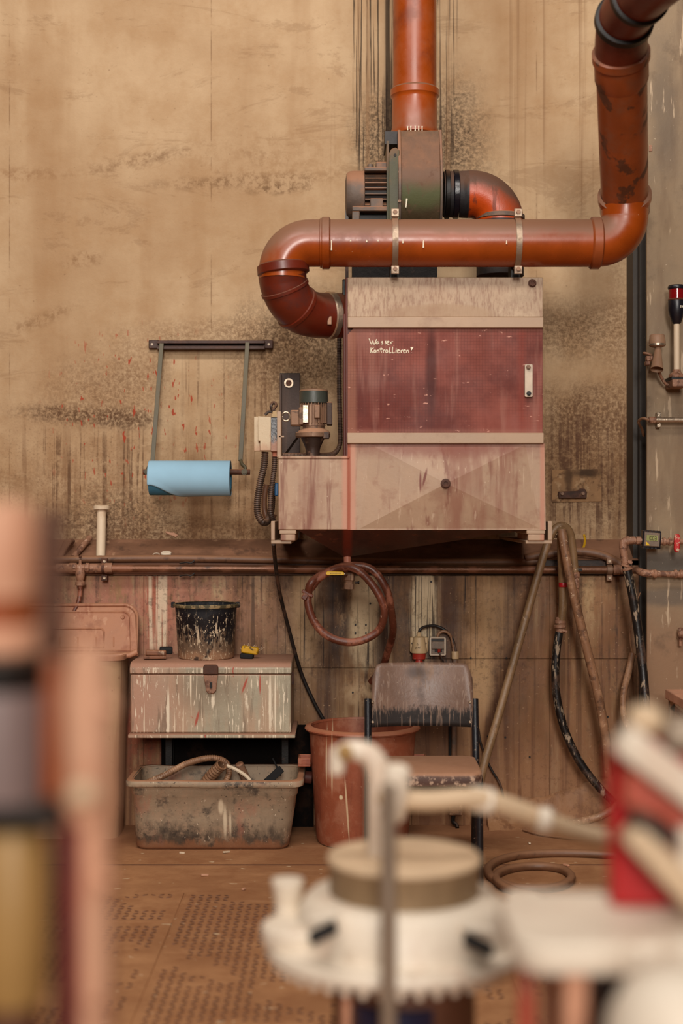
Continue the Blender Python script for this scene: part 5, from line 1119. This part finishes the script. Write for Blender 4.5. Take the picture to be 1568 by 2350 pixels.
MB().cyl(W(1490,964,-.39), W(1506,964,-.39), L(7.5,-.39), n=16).build('nut', M['pinkpipe'], t)
MB().lathe(W(1507,964,-.39), (1,0,0), [(L(8,-.39),0),(L(8,-.39),L(7,-.39))], 16).build('clamp_band', M['bright'], t)
for dy in (-12, 12):
    MB().obox(W(1511,964+dy,-.37), (L(9,-.39),.03,L(11,-.39))).build('clamp_ear', M['bright'], t, bevel=.002)
MB().tube(spline(PX([(1491,964,-.39),(1478,960,-.385),(1468,964,-.36),(1467,972,-.33),(1474,985,-.28),(1478,1000,-.25)]),5), .0055, 8).build('cable_tail', M['hose_clay'], t)

Yw = -.42
t = thing('flow_meter', 'digital flow meter with clay coated fittings and a red tap lever', 'meter', W(1494, 1262, Yw))
c = W(1494, 1238, Yw)
MB().obox(c, (L(42,Yw), .045, L(38,Yw)), (0,.06,0)).build('case', M['blackp'], t, bevel=.004)
MB().obox(c + Vector((0,-.02,0)), (L(36,Yw), .012, L(32,Yw)), (0,.06,0)).build('face', M['grey_panel'], t, bevel=.003)
lc = MB().obox(c + Vector((0,-.027,.006)), (L(26,Yw), .002, L(13,Yw)), (0,.06,0)).build('display', M['lcd'], t)
mb = MB(); hh = L(8,Yw); ww = L(3.6,Yw)
SEG = {'1': 'bc', '0': 'abcdef', '3': 'abgcd'}
segs = {'a': ((0,1),(1,1)), 'b': ((1,1),(1,.5)), 'c': ((1,.5),(1,0)), 'd': ((0,0),(1,0)), 'e': ((0,0),(0,.5)), 'f': ((0,.5),(0,1)), 'g': ((0,.5),(1,.5))}
for k, ch in enumerate('1003'):
    for q in SEG[ch]:
        a, b = segs[q]; bx0 = c.x - L(10,Yw) + k*L(5.2,Yw)
        z0_ = c.z + .006 - hh/2 - k*.0005
        mb.tube([(bx0+a[0]*ww, c.y-.0285, z0_+a[1]*hh), (bx0+b[0]*ww, c.y-.0285, z0_+b[1]*hh)], .0007, 4)
mb.build('digits', M['ink'], lc)
MB().add([c + Vector(v) for v in ((-.024,-.028,-.022),(-.008,-.028,-.022),(-.024,-.028,-.006),(-.024,-.024,-.022),(-.008,-.024,-.022),(-.024,-.024,-.006))], [(0,1,2),(3,5,4),(0,3,4,1),(1,4,5,2),(2,5,3,0)]).build('yellow_mark', M['yellow'], t)
for k in range(14):
    u = -1 + 2*k/13
    for sg in (-1, 1): MB().obox(c + Vector((u*L(19,Yw), -.004, sg*L(19.5,Yw) - u*.0015)), (.0022,.04,.004)).build('case_rib', M['blackp'], t)
yy = c.z
MB().lathe(W(1455,1241,Yw), (1,0,0), [(.010,0),(.010,.008),(.016,.009),(.016,.026),(.011,.027),(.011,.04)], 8).build('union', M['pinkpipe'], t)
MB().tube(spline(PX([(1458,1240,Yw),(1440,1241,Yw),(1433,1244,Yw),(1431,1252,Yw),(1433,1275,Yw),(1438,1300,Yw)]),6), [.015]*31, 14).build('elbow', M['pinkpipe'], t)
MB().lathe(W(1443,1241,Yw), (-1,0,0), [(.018,0),(.018,.01)], 14).build('elbow_bead', M['pinkpipe'], t)
MB().lathe(W(1432,1252,Yw), (0,0,-1), [(.018,0),(.018,.01)], 14).build('elbow_bead', M['pinkpipe'], t)
MB().lathe(W(1514,1243,Yw), (1,0,0), [(.012,0),(.012,.012),(.016,.013),(.016,.022),(.012,.023),(.012,.034),(.016,.035),(.016,.044),(.011,.045),(.011,.12)], 10).build('outlet_pipe', M['pinkpipe'], t)
MB().pprism([(1549,1229),(1552,1225),(1560,1226),(1563,1232),(1561,1264),(1558,1268),(1550,1267),(1548,1260)], Yw-.045, Yw-.03).build('tap_lever', mat('chipped_red_paint','#b01c1c',.5,layers=[('spot','#c9a58a',.9,60,.5,.56)]), t, bevel=.004)
MB().cyl(W(1555,1244,Yw), W(1555,1244,Yw-.04), .008, n=8).build('lever_stem', M['pinkpipe'], t)
t = thing('hose_clamp', 'clay caked clamp at the top of the black hose by the column', 'clamp', W(1440, 1302, Yw))
for k in range(3): MB().lathe(W(1438+k*.8,1288+k*7,Yw), (.25*(-1)**k,.1,-1), [(.019,0),(.0215,.002),(.0215,.008),(.019,.010)], 18).build('band', M['pinkpipe'], t)
MB().obox(W(1446,1290,Yw-.02), (.02,.014,.012), (0,.4,0)).build('screw', M['pinkpipe'], t, bevel=.002)
hose('supply_hose', [(1438,1298,Yw),(1444,1325,Yw),(1453,1370,Yw),(1464,1440,Yw),(1474,1520,Yw-.01),(1481,1600,Yw-.03),(1486,1680,Yw-.04),(1490,1800,Yw-.05)], L(10.5,Yw), M['hose_black'], 'dark clay streaked hose running down beside the steel column', sub=8, n=14)
t = thing('drain_elbow_pipe', 'clay coated elbow pipe leading right across the steel column', 'pipe', W(1500, 1328, -.38))
MB().tube(spline(PX([(1446,1308,-.24),(1462,1309,-.32),(1472,1313,-.37),(1486,1316,-.385),(1500,1316,-.385)]),6), [.0145]*25, 14).build('elbow', M['pinkpipe'], t)
MB().cyl(W(1495,1316,-.385), W(1650,1322,-.385), .0125, n=16).build('tube', M['pinkpipe'], t)
for px in (1500, 1547, 1560): MB().lathe(W(px,1317,-.385), (1,0,0), [(.014,0),(.0165,.003),(.0165,.010),(.014,.013)], 16).build('bead', M['pinkpipe'], t)
hose('brown_hose', [(1452,1500,-.2),(1444,1540,-.22),(1433,1585,-.26),(1431,1630,-.30),(1440,1665,-.34),(1456,1690,-.38)], L(8,-.25), M['hose_clay'], 'smooth brown hose bulging out of the corner below the elbow pipe', sub=8)
hose('loose_wire', [(1470,1360,-.3),(1455,1400,-.3),(1447,1450,-.3),(1450,1490,-.3),(1462,1510,-.3)], .0025, M['hose_clay'], 'thin tan wire bowing out beside the column hose', 'wire', n=6)
t = thing('valve_body', 'clay caked valve at the right picture edge on the column', 'valve', W(1568, 1480, -.39))
MB().lathe(W(1556,1455,-.39), (1,0,0), [(.012,0),(.018,.004),(.018,.018),(.013,.022),(.013,.06)], 8).build('body', M['pinkpipe'], t)
MB().lathe(W(1563,1440,-.39), (0,0,-1), [(.006,0),(.010,.004),(.010,.02),(.007,.03),(.007,.07)], 8).build('spindle', M['pinkpipe'], t)
t = thing('side_table', 'corner of a clay dusted wooden table at the right edge', 'table', Vector((1.42, -.9, 0)))
ta = W(1546, 1592, -.75)
MB().box((ta.x, -1.0, ta.z-.035), (ta.x+.5, -.62, ta.z)).build('top', M['fgpink'], t, bevel=.004)
for x, y in ((ta.x+.012, -.98), (ta.x+.012, -.64), (ta.x+.46, -.98), (ta.x+.46, -.64)):
    MB().box((x, y, 0), (x+.02, y+.02, ta.z-.036)).build('leg', M['steel'], t, bevel=.001)
MB().bar((ta.x+.02, -.63, ta.z-.06), (ta.x-.0+.3, -.63, ta.z-.3), .02, .02).build('brace', M['pinkpipe'], t)

# ------------------------------------------------------------------ on the floor
P = [FL(*q, .014) for q in ((1520,1972),(1400,1962),(1290,1958),(1200,1962),(1145,1975),(1120,1995),(1135,2018),(1180,2036),(1240,2040),(1290,2032),(1312,2014),(1292,1996),(1240,1988),(1180,1992),(1140,2008))]
P += [FL(1150,2030,.02), FL(1200,2050,.014), FL(1280,2062,.014), FL(1380,2056,.014), FL(1520,2046,.014)]
tag(MB().tube(spline(P, 8), L(10,-1.0)*1.0, 12).build('floor_hose', M['hose_brown']), 'brown hose lying coiled on the floor right of the chair', 'hose')
P = [FL(*q, .006) for q in ((1200,1905),(1235,1915),(1285,1922),(1330,1925),(1400,1918))]
tag(MB().tube(spline(P, 6), .004, 6).build('floor_wire', M['hose_brown']), 'thin wire lying on the floor along the wall foot', 'wire')
P = PX([(1420,1845,-.40),(1400,1862,-.40),(1365,1878,-.40),(1330,1886,-.41),(1300,1892,-.43)])
tag(MB().tube(spline(P, 6), L(9,-.33), 12).build('return_hose', M['hose_clay']), 'clay brown hose bend resting near the drain at the wall foot', 'hose')
for i, (px, py) in enumerate(((418,1957),(470,2008),(520,1955),(560,2040),(1215,1935),(1300,1985))):
    c = FL(px, py, .004); o = MB().obox(c, (.02+.006*(i % 3), .008, .006), (0,.1,.4*i)).build('clay_crumb', M['fgpink' if i % 2 else 'white_pvc'], bevel=.001)
    tag(o, ['brown crumb touching the front of the mortar tub', 'pale crumb on the bare floor in front of the tub', 'small brown crumb under the right half of the tub', 'pale crumb at the edge of the tread plates', 'small dark crumb right of the chair leg', 'pale crumb inside the coiled floor hose'][i] if False else
        ['pale crumb touching the front of the mortar tub', 'brown crumb on the bare floor in front of the tub', 'pale crumb by the middle of the tub front', 'brown crumb at the edge of the tread plates', 'pale crumb right of the chair leg', 'brown crumb inside the coiled floor hose'][i], 'crumb', 'crumbs of dried clay on the floor')

# ------------------------------------------------------------------ foreground: pale sieve machine
Ym = 2.2 - D; q = lambda n: L(n, Ym)
mc_ = W(928, 0, Ym).x; zm = lambda py: W(0, py, Ym).z
t = thing('sieve_machine', 'blurred white round machine with beige lid in the foreground', 'machine', (mc_, Ym, 0))
z1 = zm(1962); z2 = zm(2048)
MB().lathe((mc_,Ym,0), (0,0,1), [(q(172),z2),(q(172),z1-.006),(q(174),z1-.004)], 56).build('drum', M['fggrey'], t)
MB().lathe((mc_,Ym,0), (0,0,1), [(q(176),z1-.008),(q(177),z1-.003),(q(174),z1),(q(30),z1+.002)], 56).build('lid', M['fgbeige'], t)
MB().lathe((mc_-q(5),Ym,0), (0,0,1), [(q(255),zm(2158)),(q(245),zm(2110)),(q(232),zm(2070)),(q(212),zm(2050)),(q(172),zm(2045))], 56).build('bowl', M['fgwhite'], t)
MB().lathe((mc_-q(20),Ym,0), (0,0,1), [(q(250),zm(2182)),(q(296),zm(2178)),(q(302),zm(2166)),(q(296),zm(2148)),(q(250),zm(2140))], 56).build('flange', M['fgwhite'], t)
MB().lathe((W(690,0,Ym).x,Ym-.03,0), (0,0,1), [(q(80),zm(2150)),(q(88),zm(2140)),(q(88),zm(2112)),(q(80),zm(2104)),(q(20),zm(2102))], 40).build('side_plate', M['fgwhite'], t)
for k in range(44):
    a = 2*math.pi*k/44; MB().lathe((mc_-q(20)+q(278)*math.cos(a), Ym+q(278)*math.sin(a), zm(2212)), (0,0,1), [(q(7),.008),(q(11),.013),(q(11),.026),(q(10),.034)], 8).build('rim_bolt', M['fgwhite'], t)
for px, py, dy in ((660, 2045, .03), (1203, 2078, -.03)):
    o = W(px, py+26, Ym+dy); MB().lathe(o, (0,0,1), [(q(28),0),(q(32),.004),(q(36),.028),(q(38),.032),(q(36),.036),(q(10),.038)], 24).build('knob', M['fgwhite'], t)
    MB().cyl((o.x, o.y, o.z-.06), (o.x, o.y, o.z), q(30)).build('knob_stem', M['fgwhite'], t)
for px, py, ra_ in ((742, 2140, -.45), (1098, 2168, .45)):
    o = W(px, py, Ym-.165); MB().obox(o, (q(62), .03, q(20)), (0, ra_, 0)).build('clamp', M['bristle'], t, bevel=.003)
    MB().obox(o + Vector((0,.03,q(22))), (q(70), .03, q(14)), (0, ra_*.4, 0)).build('clamp_plate', M['fgwhite'], t, bevel=.003)
MB().lathe((mc_,Ym,0), (0,0,1), [(q(170),.0),(q(165),.25),(q(162),zm(2182))], 40).build('stand_drum', M['fgbrown'], t)
MB().lathe((mc_-q(20),Ym-.06,0), (0,0,1), [(q(100),.0),(q(100),zm(2262))], 40).build('motor_cover', M['fgblue'], t)
MB().cyl((mc_-q(130), Ym-.06, 0), (mc_-q(130), Ym-.06, zm(2235)), q(16)).build('spring_post', M['fgpink'], t)
t = thing('slurry_pipe', 'blurred pale upright pipe with a bent nozzle on the machine lid', 'pipe', (W(872,0,Ym).x, Ym, z1))
MB().tube(spline([W(872,1965,Ym), W(872,1850,Ym), W(870,1775,Ym), W(850,1735,Ym), W(815,1722,Ym), W(786,1728,Ym), W(775,1752,Ym)], 8), [q(30)]*16 + [q(30)-q(.4)*i for i in range(33)], 20).build('pipe', M['fgwhite'], t)
MB().ball(W(793,1727,Ym-.01), q(20), 14).build('orange_cap', M['fgochre'], t)
MB().lathe(W(772,1775,Ym), (.1,0,1), [(q(16),0),(q(19),.01),(q(19),.03),(q(16),.04)], 16).build('nozzle', M['fgwhite'], t)
t = thing('slurry_hose', 'blurred cream hose bending right from the upright pipe', 'hose', (W(1100,0,Ym).x, Ym, zm(1850)))
P = spline([W(872,1830,Ym), W(900,1832,Ym-.02), W(980,1838,Ym-.02), W(1080,1832,Ym-.01), W(1140,1842,Ym), W(1230,1875,Ym+.02), W(1330,1912,Ym+.04), W(1420,1930,Ym+.06), W(1560,1945,Ym+.1)], 8)
MB().tube(P, q(23), 18).build('tube', M['fgbeige'], t)
MB().lathe(W(905,1838,Ym-.03), (.1,-.3,1), [(q(24),-.03),(q(30),-.024),(q(30),.05),(q(24),.056)], 20).build('tee', M['fgwhite'], t)
for px, py in ((1090,1834), (1112,1838), (1245,1882)):
    MB().lathe(W(px,py,Ym), (1,0,-.1), [(q(25),-.008),(q(30),-.004),(q(30),.012),(q(25),.014)], 20).build('sleeve', M['fgwhite'], t)
Yr2 = 1.9 - D
tag(MB().cyl((W(892,0,Yr2).x, Yr2, 0), W(892,1800,Yr2), L(19,Yr2), n=20).build('steel_rod', M['fgrod'], bevel=.003), 'blurred grey steel rod standing upright before the white machine', 'rod')

# ------------------------------------------------------------------ foreground: bench and red machine at the right
Yt = 1.45 - D; zt4 = .832
t = thing('white_bench', 'blurred white bench slab at the lower right foreground', 'bench', (W(1400,0,Yt).x, Yt, 0))
MB().prism(rrect(W(1165,0,Yt).x, W(2100,0,Yt).x, 1.37-D, 1.57-D, .04), zt4-.03, zt4, 'XY').build('slab', M['fgwhite'], t, bevel=.005)
for px in (1300, 1990):
    for y in (1.40-D, 1.54-D):
        x = W(px,0,Yt).x; MB().box((x-.012, y-.012, 0), (x+.012, y+.012, zt4-.031)).build('leg', M['fgpink'], t, bevel=.003)
x = W(1378,0,Yt).x; MB().box((x-.014, 1.40-D, 0), (x+.016, 1.55-D, zt4-.031)).build('dark_post', M['blackp'], t)
x = W(1235,0,Yt).x; MB().cyl((x, 1.54-D, 0), (x, 1.54-D, zt4-.031), .010, n=14).build('red_post', M['fgred_dusty'], t)
Yo2 = 1.25-D; o = W(1560, 0, Yo2); zc = W(0,2225,Yo2).z
tag(MB().lathe((o.x, Yo2, 0), (0,0,1), [(.06,0),(.07,.02),(.07,zc-.09),(.062,zc-.04),(.045,zc-.012),(.02,zc)], 36).build('white_churn', M['fgwhite']), 'blurred white rounded churn below the bench at the lower right', 'churn')
Yx = 1.5 - D; x_ = lambda n: L(n, Yx)
t = thing('red_machine', 'blurred red machine guard with white diagonal arms at the right edge', 'machine', (W(1500,0,Yx).x, Yx, zt4))
MB().pprism([(1404,2085),(1402,1730),(1420,1700),(1760,1700),(1760,2085)], Yx, Yx+.03).build('guard_panel', M['fgred'], t, bevel=.006)
MB().pprism([(1432,1850),(1440,1740),(1500,1740),(1720,1960),(1720,2000),(1640,1990),(1520,1880)], Yx-.03, Yx).build('dusty_panel', M['fgred_dusty'], t, bevel=.005)
MB().bar(W(1425,1690,Yx-.04), W(1700,1905,Yx-.04), x_(72), .04).build('arm', M['fgwhite'], t, bevel=.006)
MB().bar(W(1445,1900,Yx-.04), W(1600,2065,Yx-.04), x_(62), .04).build('arm', M['fgbeige'], t, bevel=.006)
MB().bar(W(1455,1868,Yx-.045), W(1540,1925,Yx-.045), x_(36), .03).build('shade_bar', M['motor_dark'], t, bevel=.004)  # dark bar added for the shading between the two arms
MB().ball(W(1482,1652,Yx), x_(46), 18, (1,1,.8)).build('knob', M['fgbeige'], t)
MB().pbox(1530, 1800, 1660, 1735, Yx-.02, Yx+.06).build('top_box', M['fgrod'], t, bevel=.01)
MB().pbox(1562, 1640, 1900, 2090, Yx-.045, Yx).build('post', M['fgwhite'], t, bevel=.005)

# ------------------------------------------------------------------ foreground: clay coated press at the left
Yz = 1.15 - D; n_ = lambda k: L(k, Yz); zz = lambda py: W(0, py, Yz).z
xl = lambda px: W(px, 0, Yz).x
t = thing('clay_press', 'strongly blurred clay coated press column at the left edge', 'machine', (xl(60), Yz, 0))
MB().lathe((xl(0),Yz,0), (0,0,1), [(n_(88),zz(1370)),(n_(94),zz(1300)),(n_(92),zz(1200)),(n_(76),zz(1165)),(n_(40),zz(1150))], 32).build('head', M['fgpink'], t)
MB().lathe((xl(0),Yz,0), (0,0,1), [(n_(90),zz(1436)),(n_(92),zz(1368))], 32).build('neck', M['orange_dirty'], t)
MB().lathe((xl(0),Yz,0), (0,0,1), [(n_(90),zz(1500)),(n_(98),zz(1490)),(n_(98),zz(1440)),(n_(90),zz(1432))], 32).build('collar', M['fgpink'], t)
MB().lathe((xl(0),Yz,0), (0,0,1), [(n_(104),zz(1580)),(n_(108),zz(1570)),(n_(108),zz(1512)),(n_(98),zz(1500))], 32).build('band', M['dark'], t)
MB().lathe((xl(0),Yz,0), (0,0,1), [(n_(104),zz(1830)),(n_(106),zz(1800)),(n_(104),zz(1600)),(n_(100),zz(1580))], 32).build('cylinder', M['fgmauve'], t)
MB().box((xl(98), Yz-.005, zz(1500)), (xl(138), Yz+.03, zz(1165))).build('side_bar', M['fgbrown'], t, bevel=.004)
MB().box((xl(96), Yz-.008, zz(1830)), (xl(146), Yz+.03, zz(1500))).build('side_rail', M['orange_dirty'], t, bevel=.004)
MB().box((xl(-110), Yz-.03, zz(1890)), (xl(146), Yz+.05, zz(1828))).build('cross_head', M['dark'], t, bevel=.004)
MB().lathe((xl(30),Yz,0), (0,0,1), [(n_(70),zz(2300)),(n_(82),zz(2270)),(n_(86),zz(2100)),(n_(80),zz(1950)),(n_(60),zz(1905)),(n_(30),zz(1890))], 32).build('canister', M['fgochre'], t)
MB().lathe((xl(30),Yz,0), (0,0,1), [(n_(70),0),(n_(64),zz(2295))], 24).build('canister_stand', M['fgbrown'], t)
MB().box((xl(112), Yz+.02, 0), (xl(150), Yz+.05, zz(1885))).build('rear_post', M['dark'], t)
MB().box((xl(142), Yz-.0, 0), (xl(186), Yz+.03, zz(1860))).build('red_post', mat('dark_red_post','#6a140a',.5), t, bevel=.004)
Yv = Yz-.03; xv = lambda px: W(px,0,Yv).x; zv = lambda py: W(0,py,Yv).z
t = thing('clay_column', 'strongly blurred clay pink column with bolt heads beside the press', 'post', (xv(205), Yv, 0))
MB().box((xv(190), Yv-.02, 0), (xv(250), Yv+.03, zv(1850))).build('post', M['fgpink'], t, bevel=.008)
MB().loft([[Vector((xv(205)+rx*L(1,Yv)*math.cos(a*math.pi/10), Yv+.024*math.sin(a*math.pi/10), zv(py))) for a in range(20)] for rx, py in ((48,1880),(62,1840),(60,1700),(64,1600),(52,1530),(40,1495),(14,1480))]).build('post_head', M['fgpink'], t)
for px, py, k in ((262,1612,22),(205,1805,36),(250,1995,24),(232,2262,26)):
    MB().ball((xv(px), Yv-.03, zv(py)), L(k,Yv), 12, (1,.6,.8)).build('bolt_head', M['fgpink' if py != 1805 else 'fgbeige'], t)
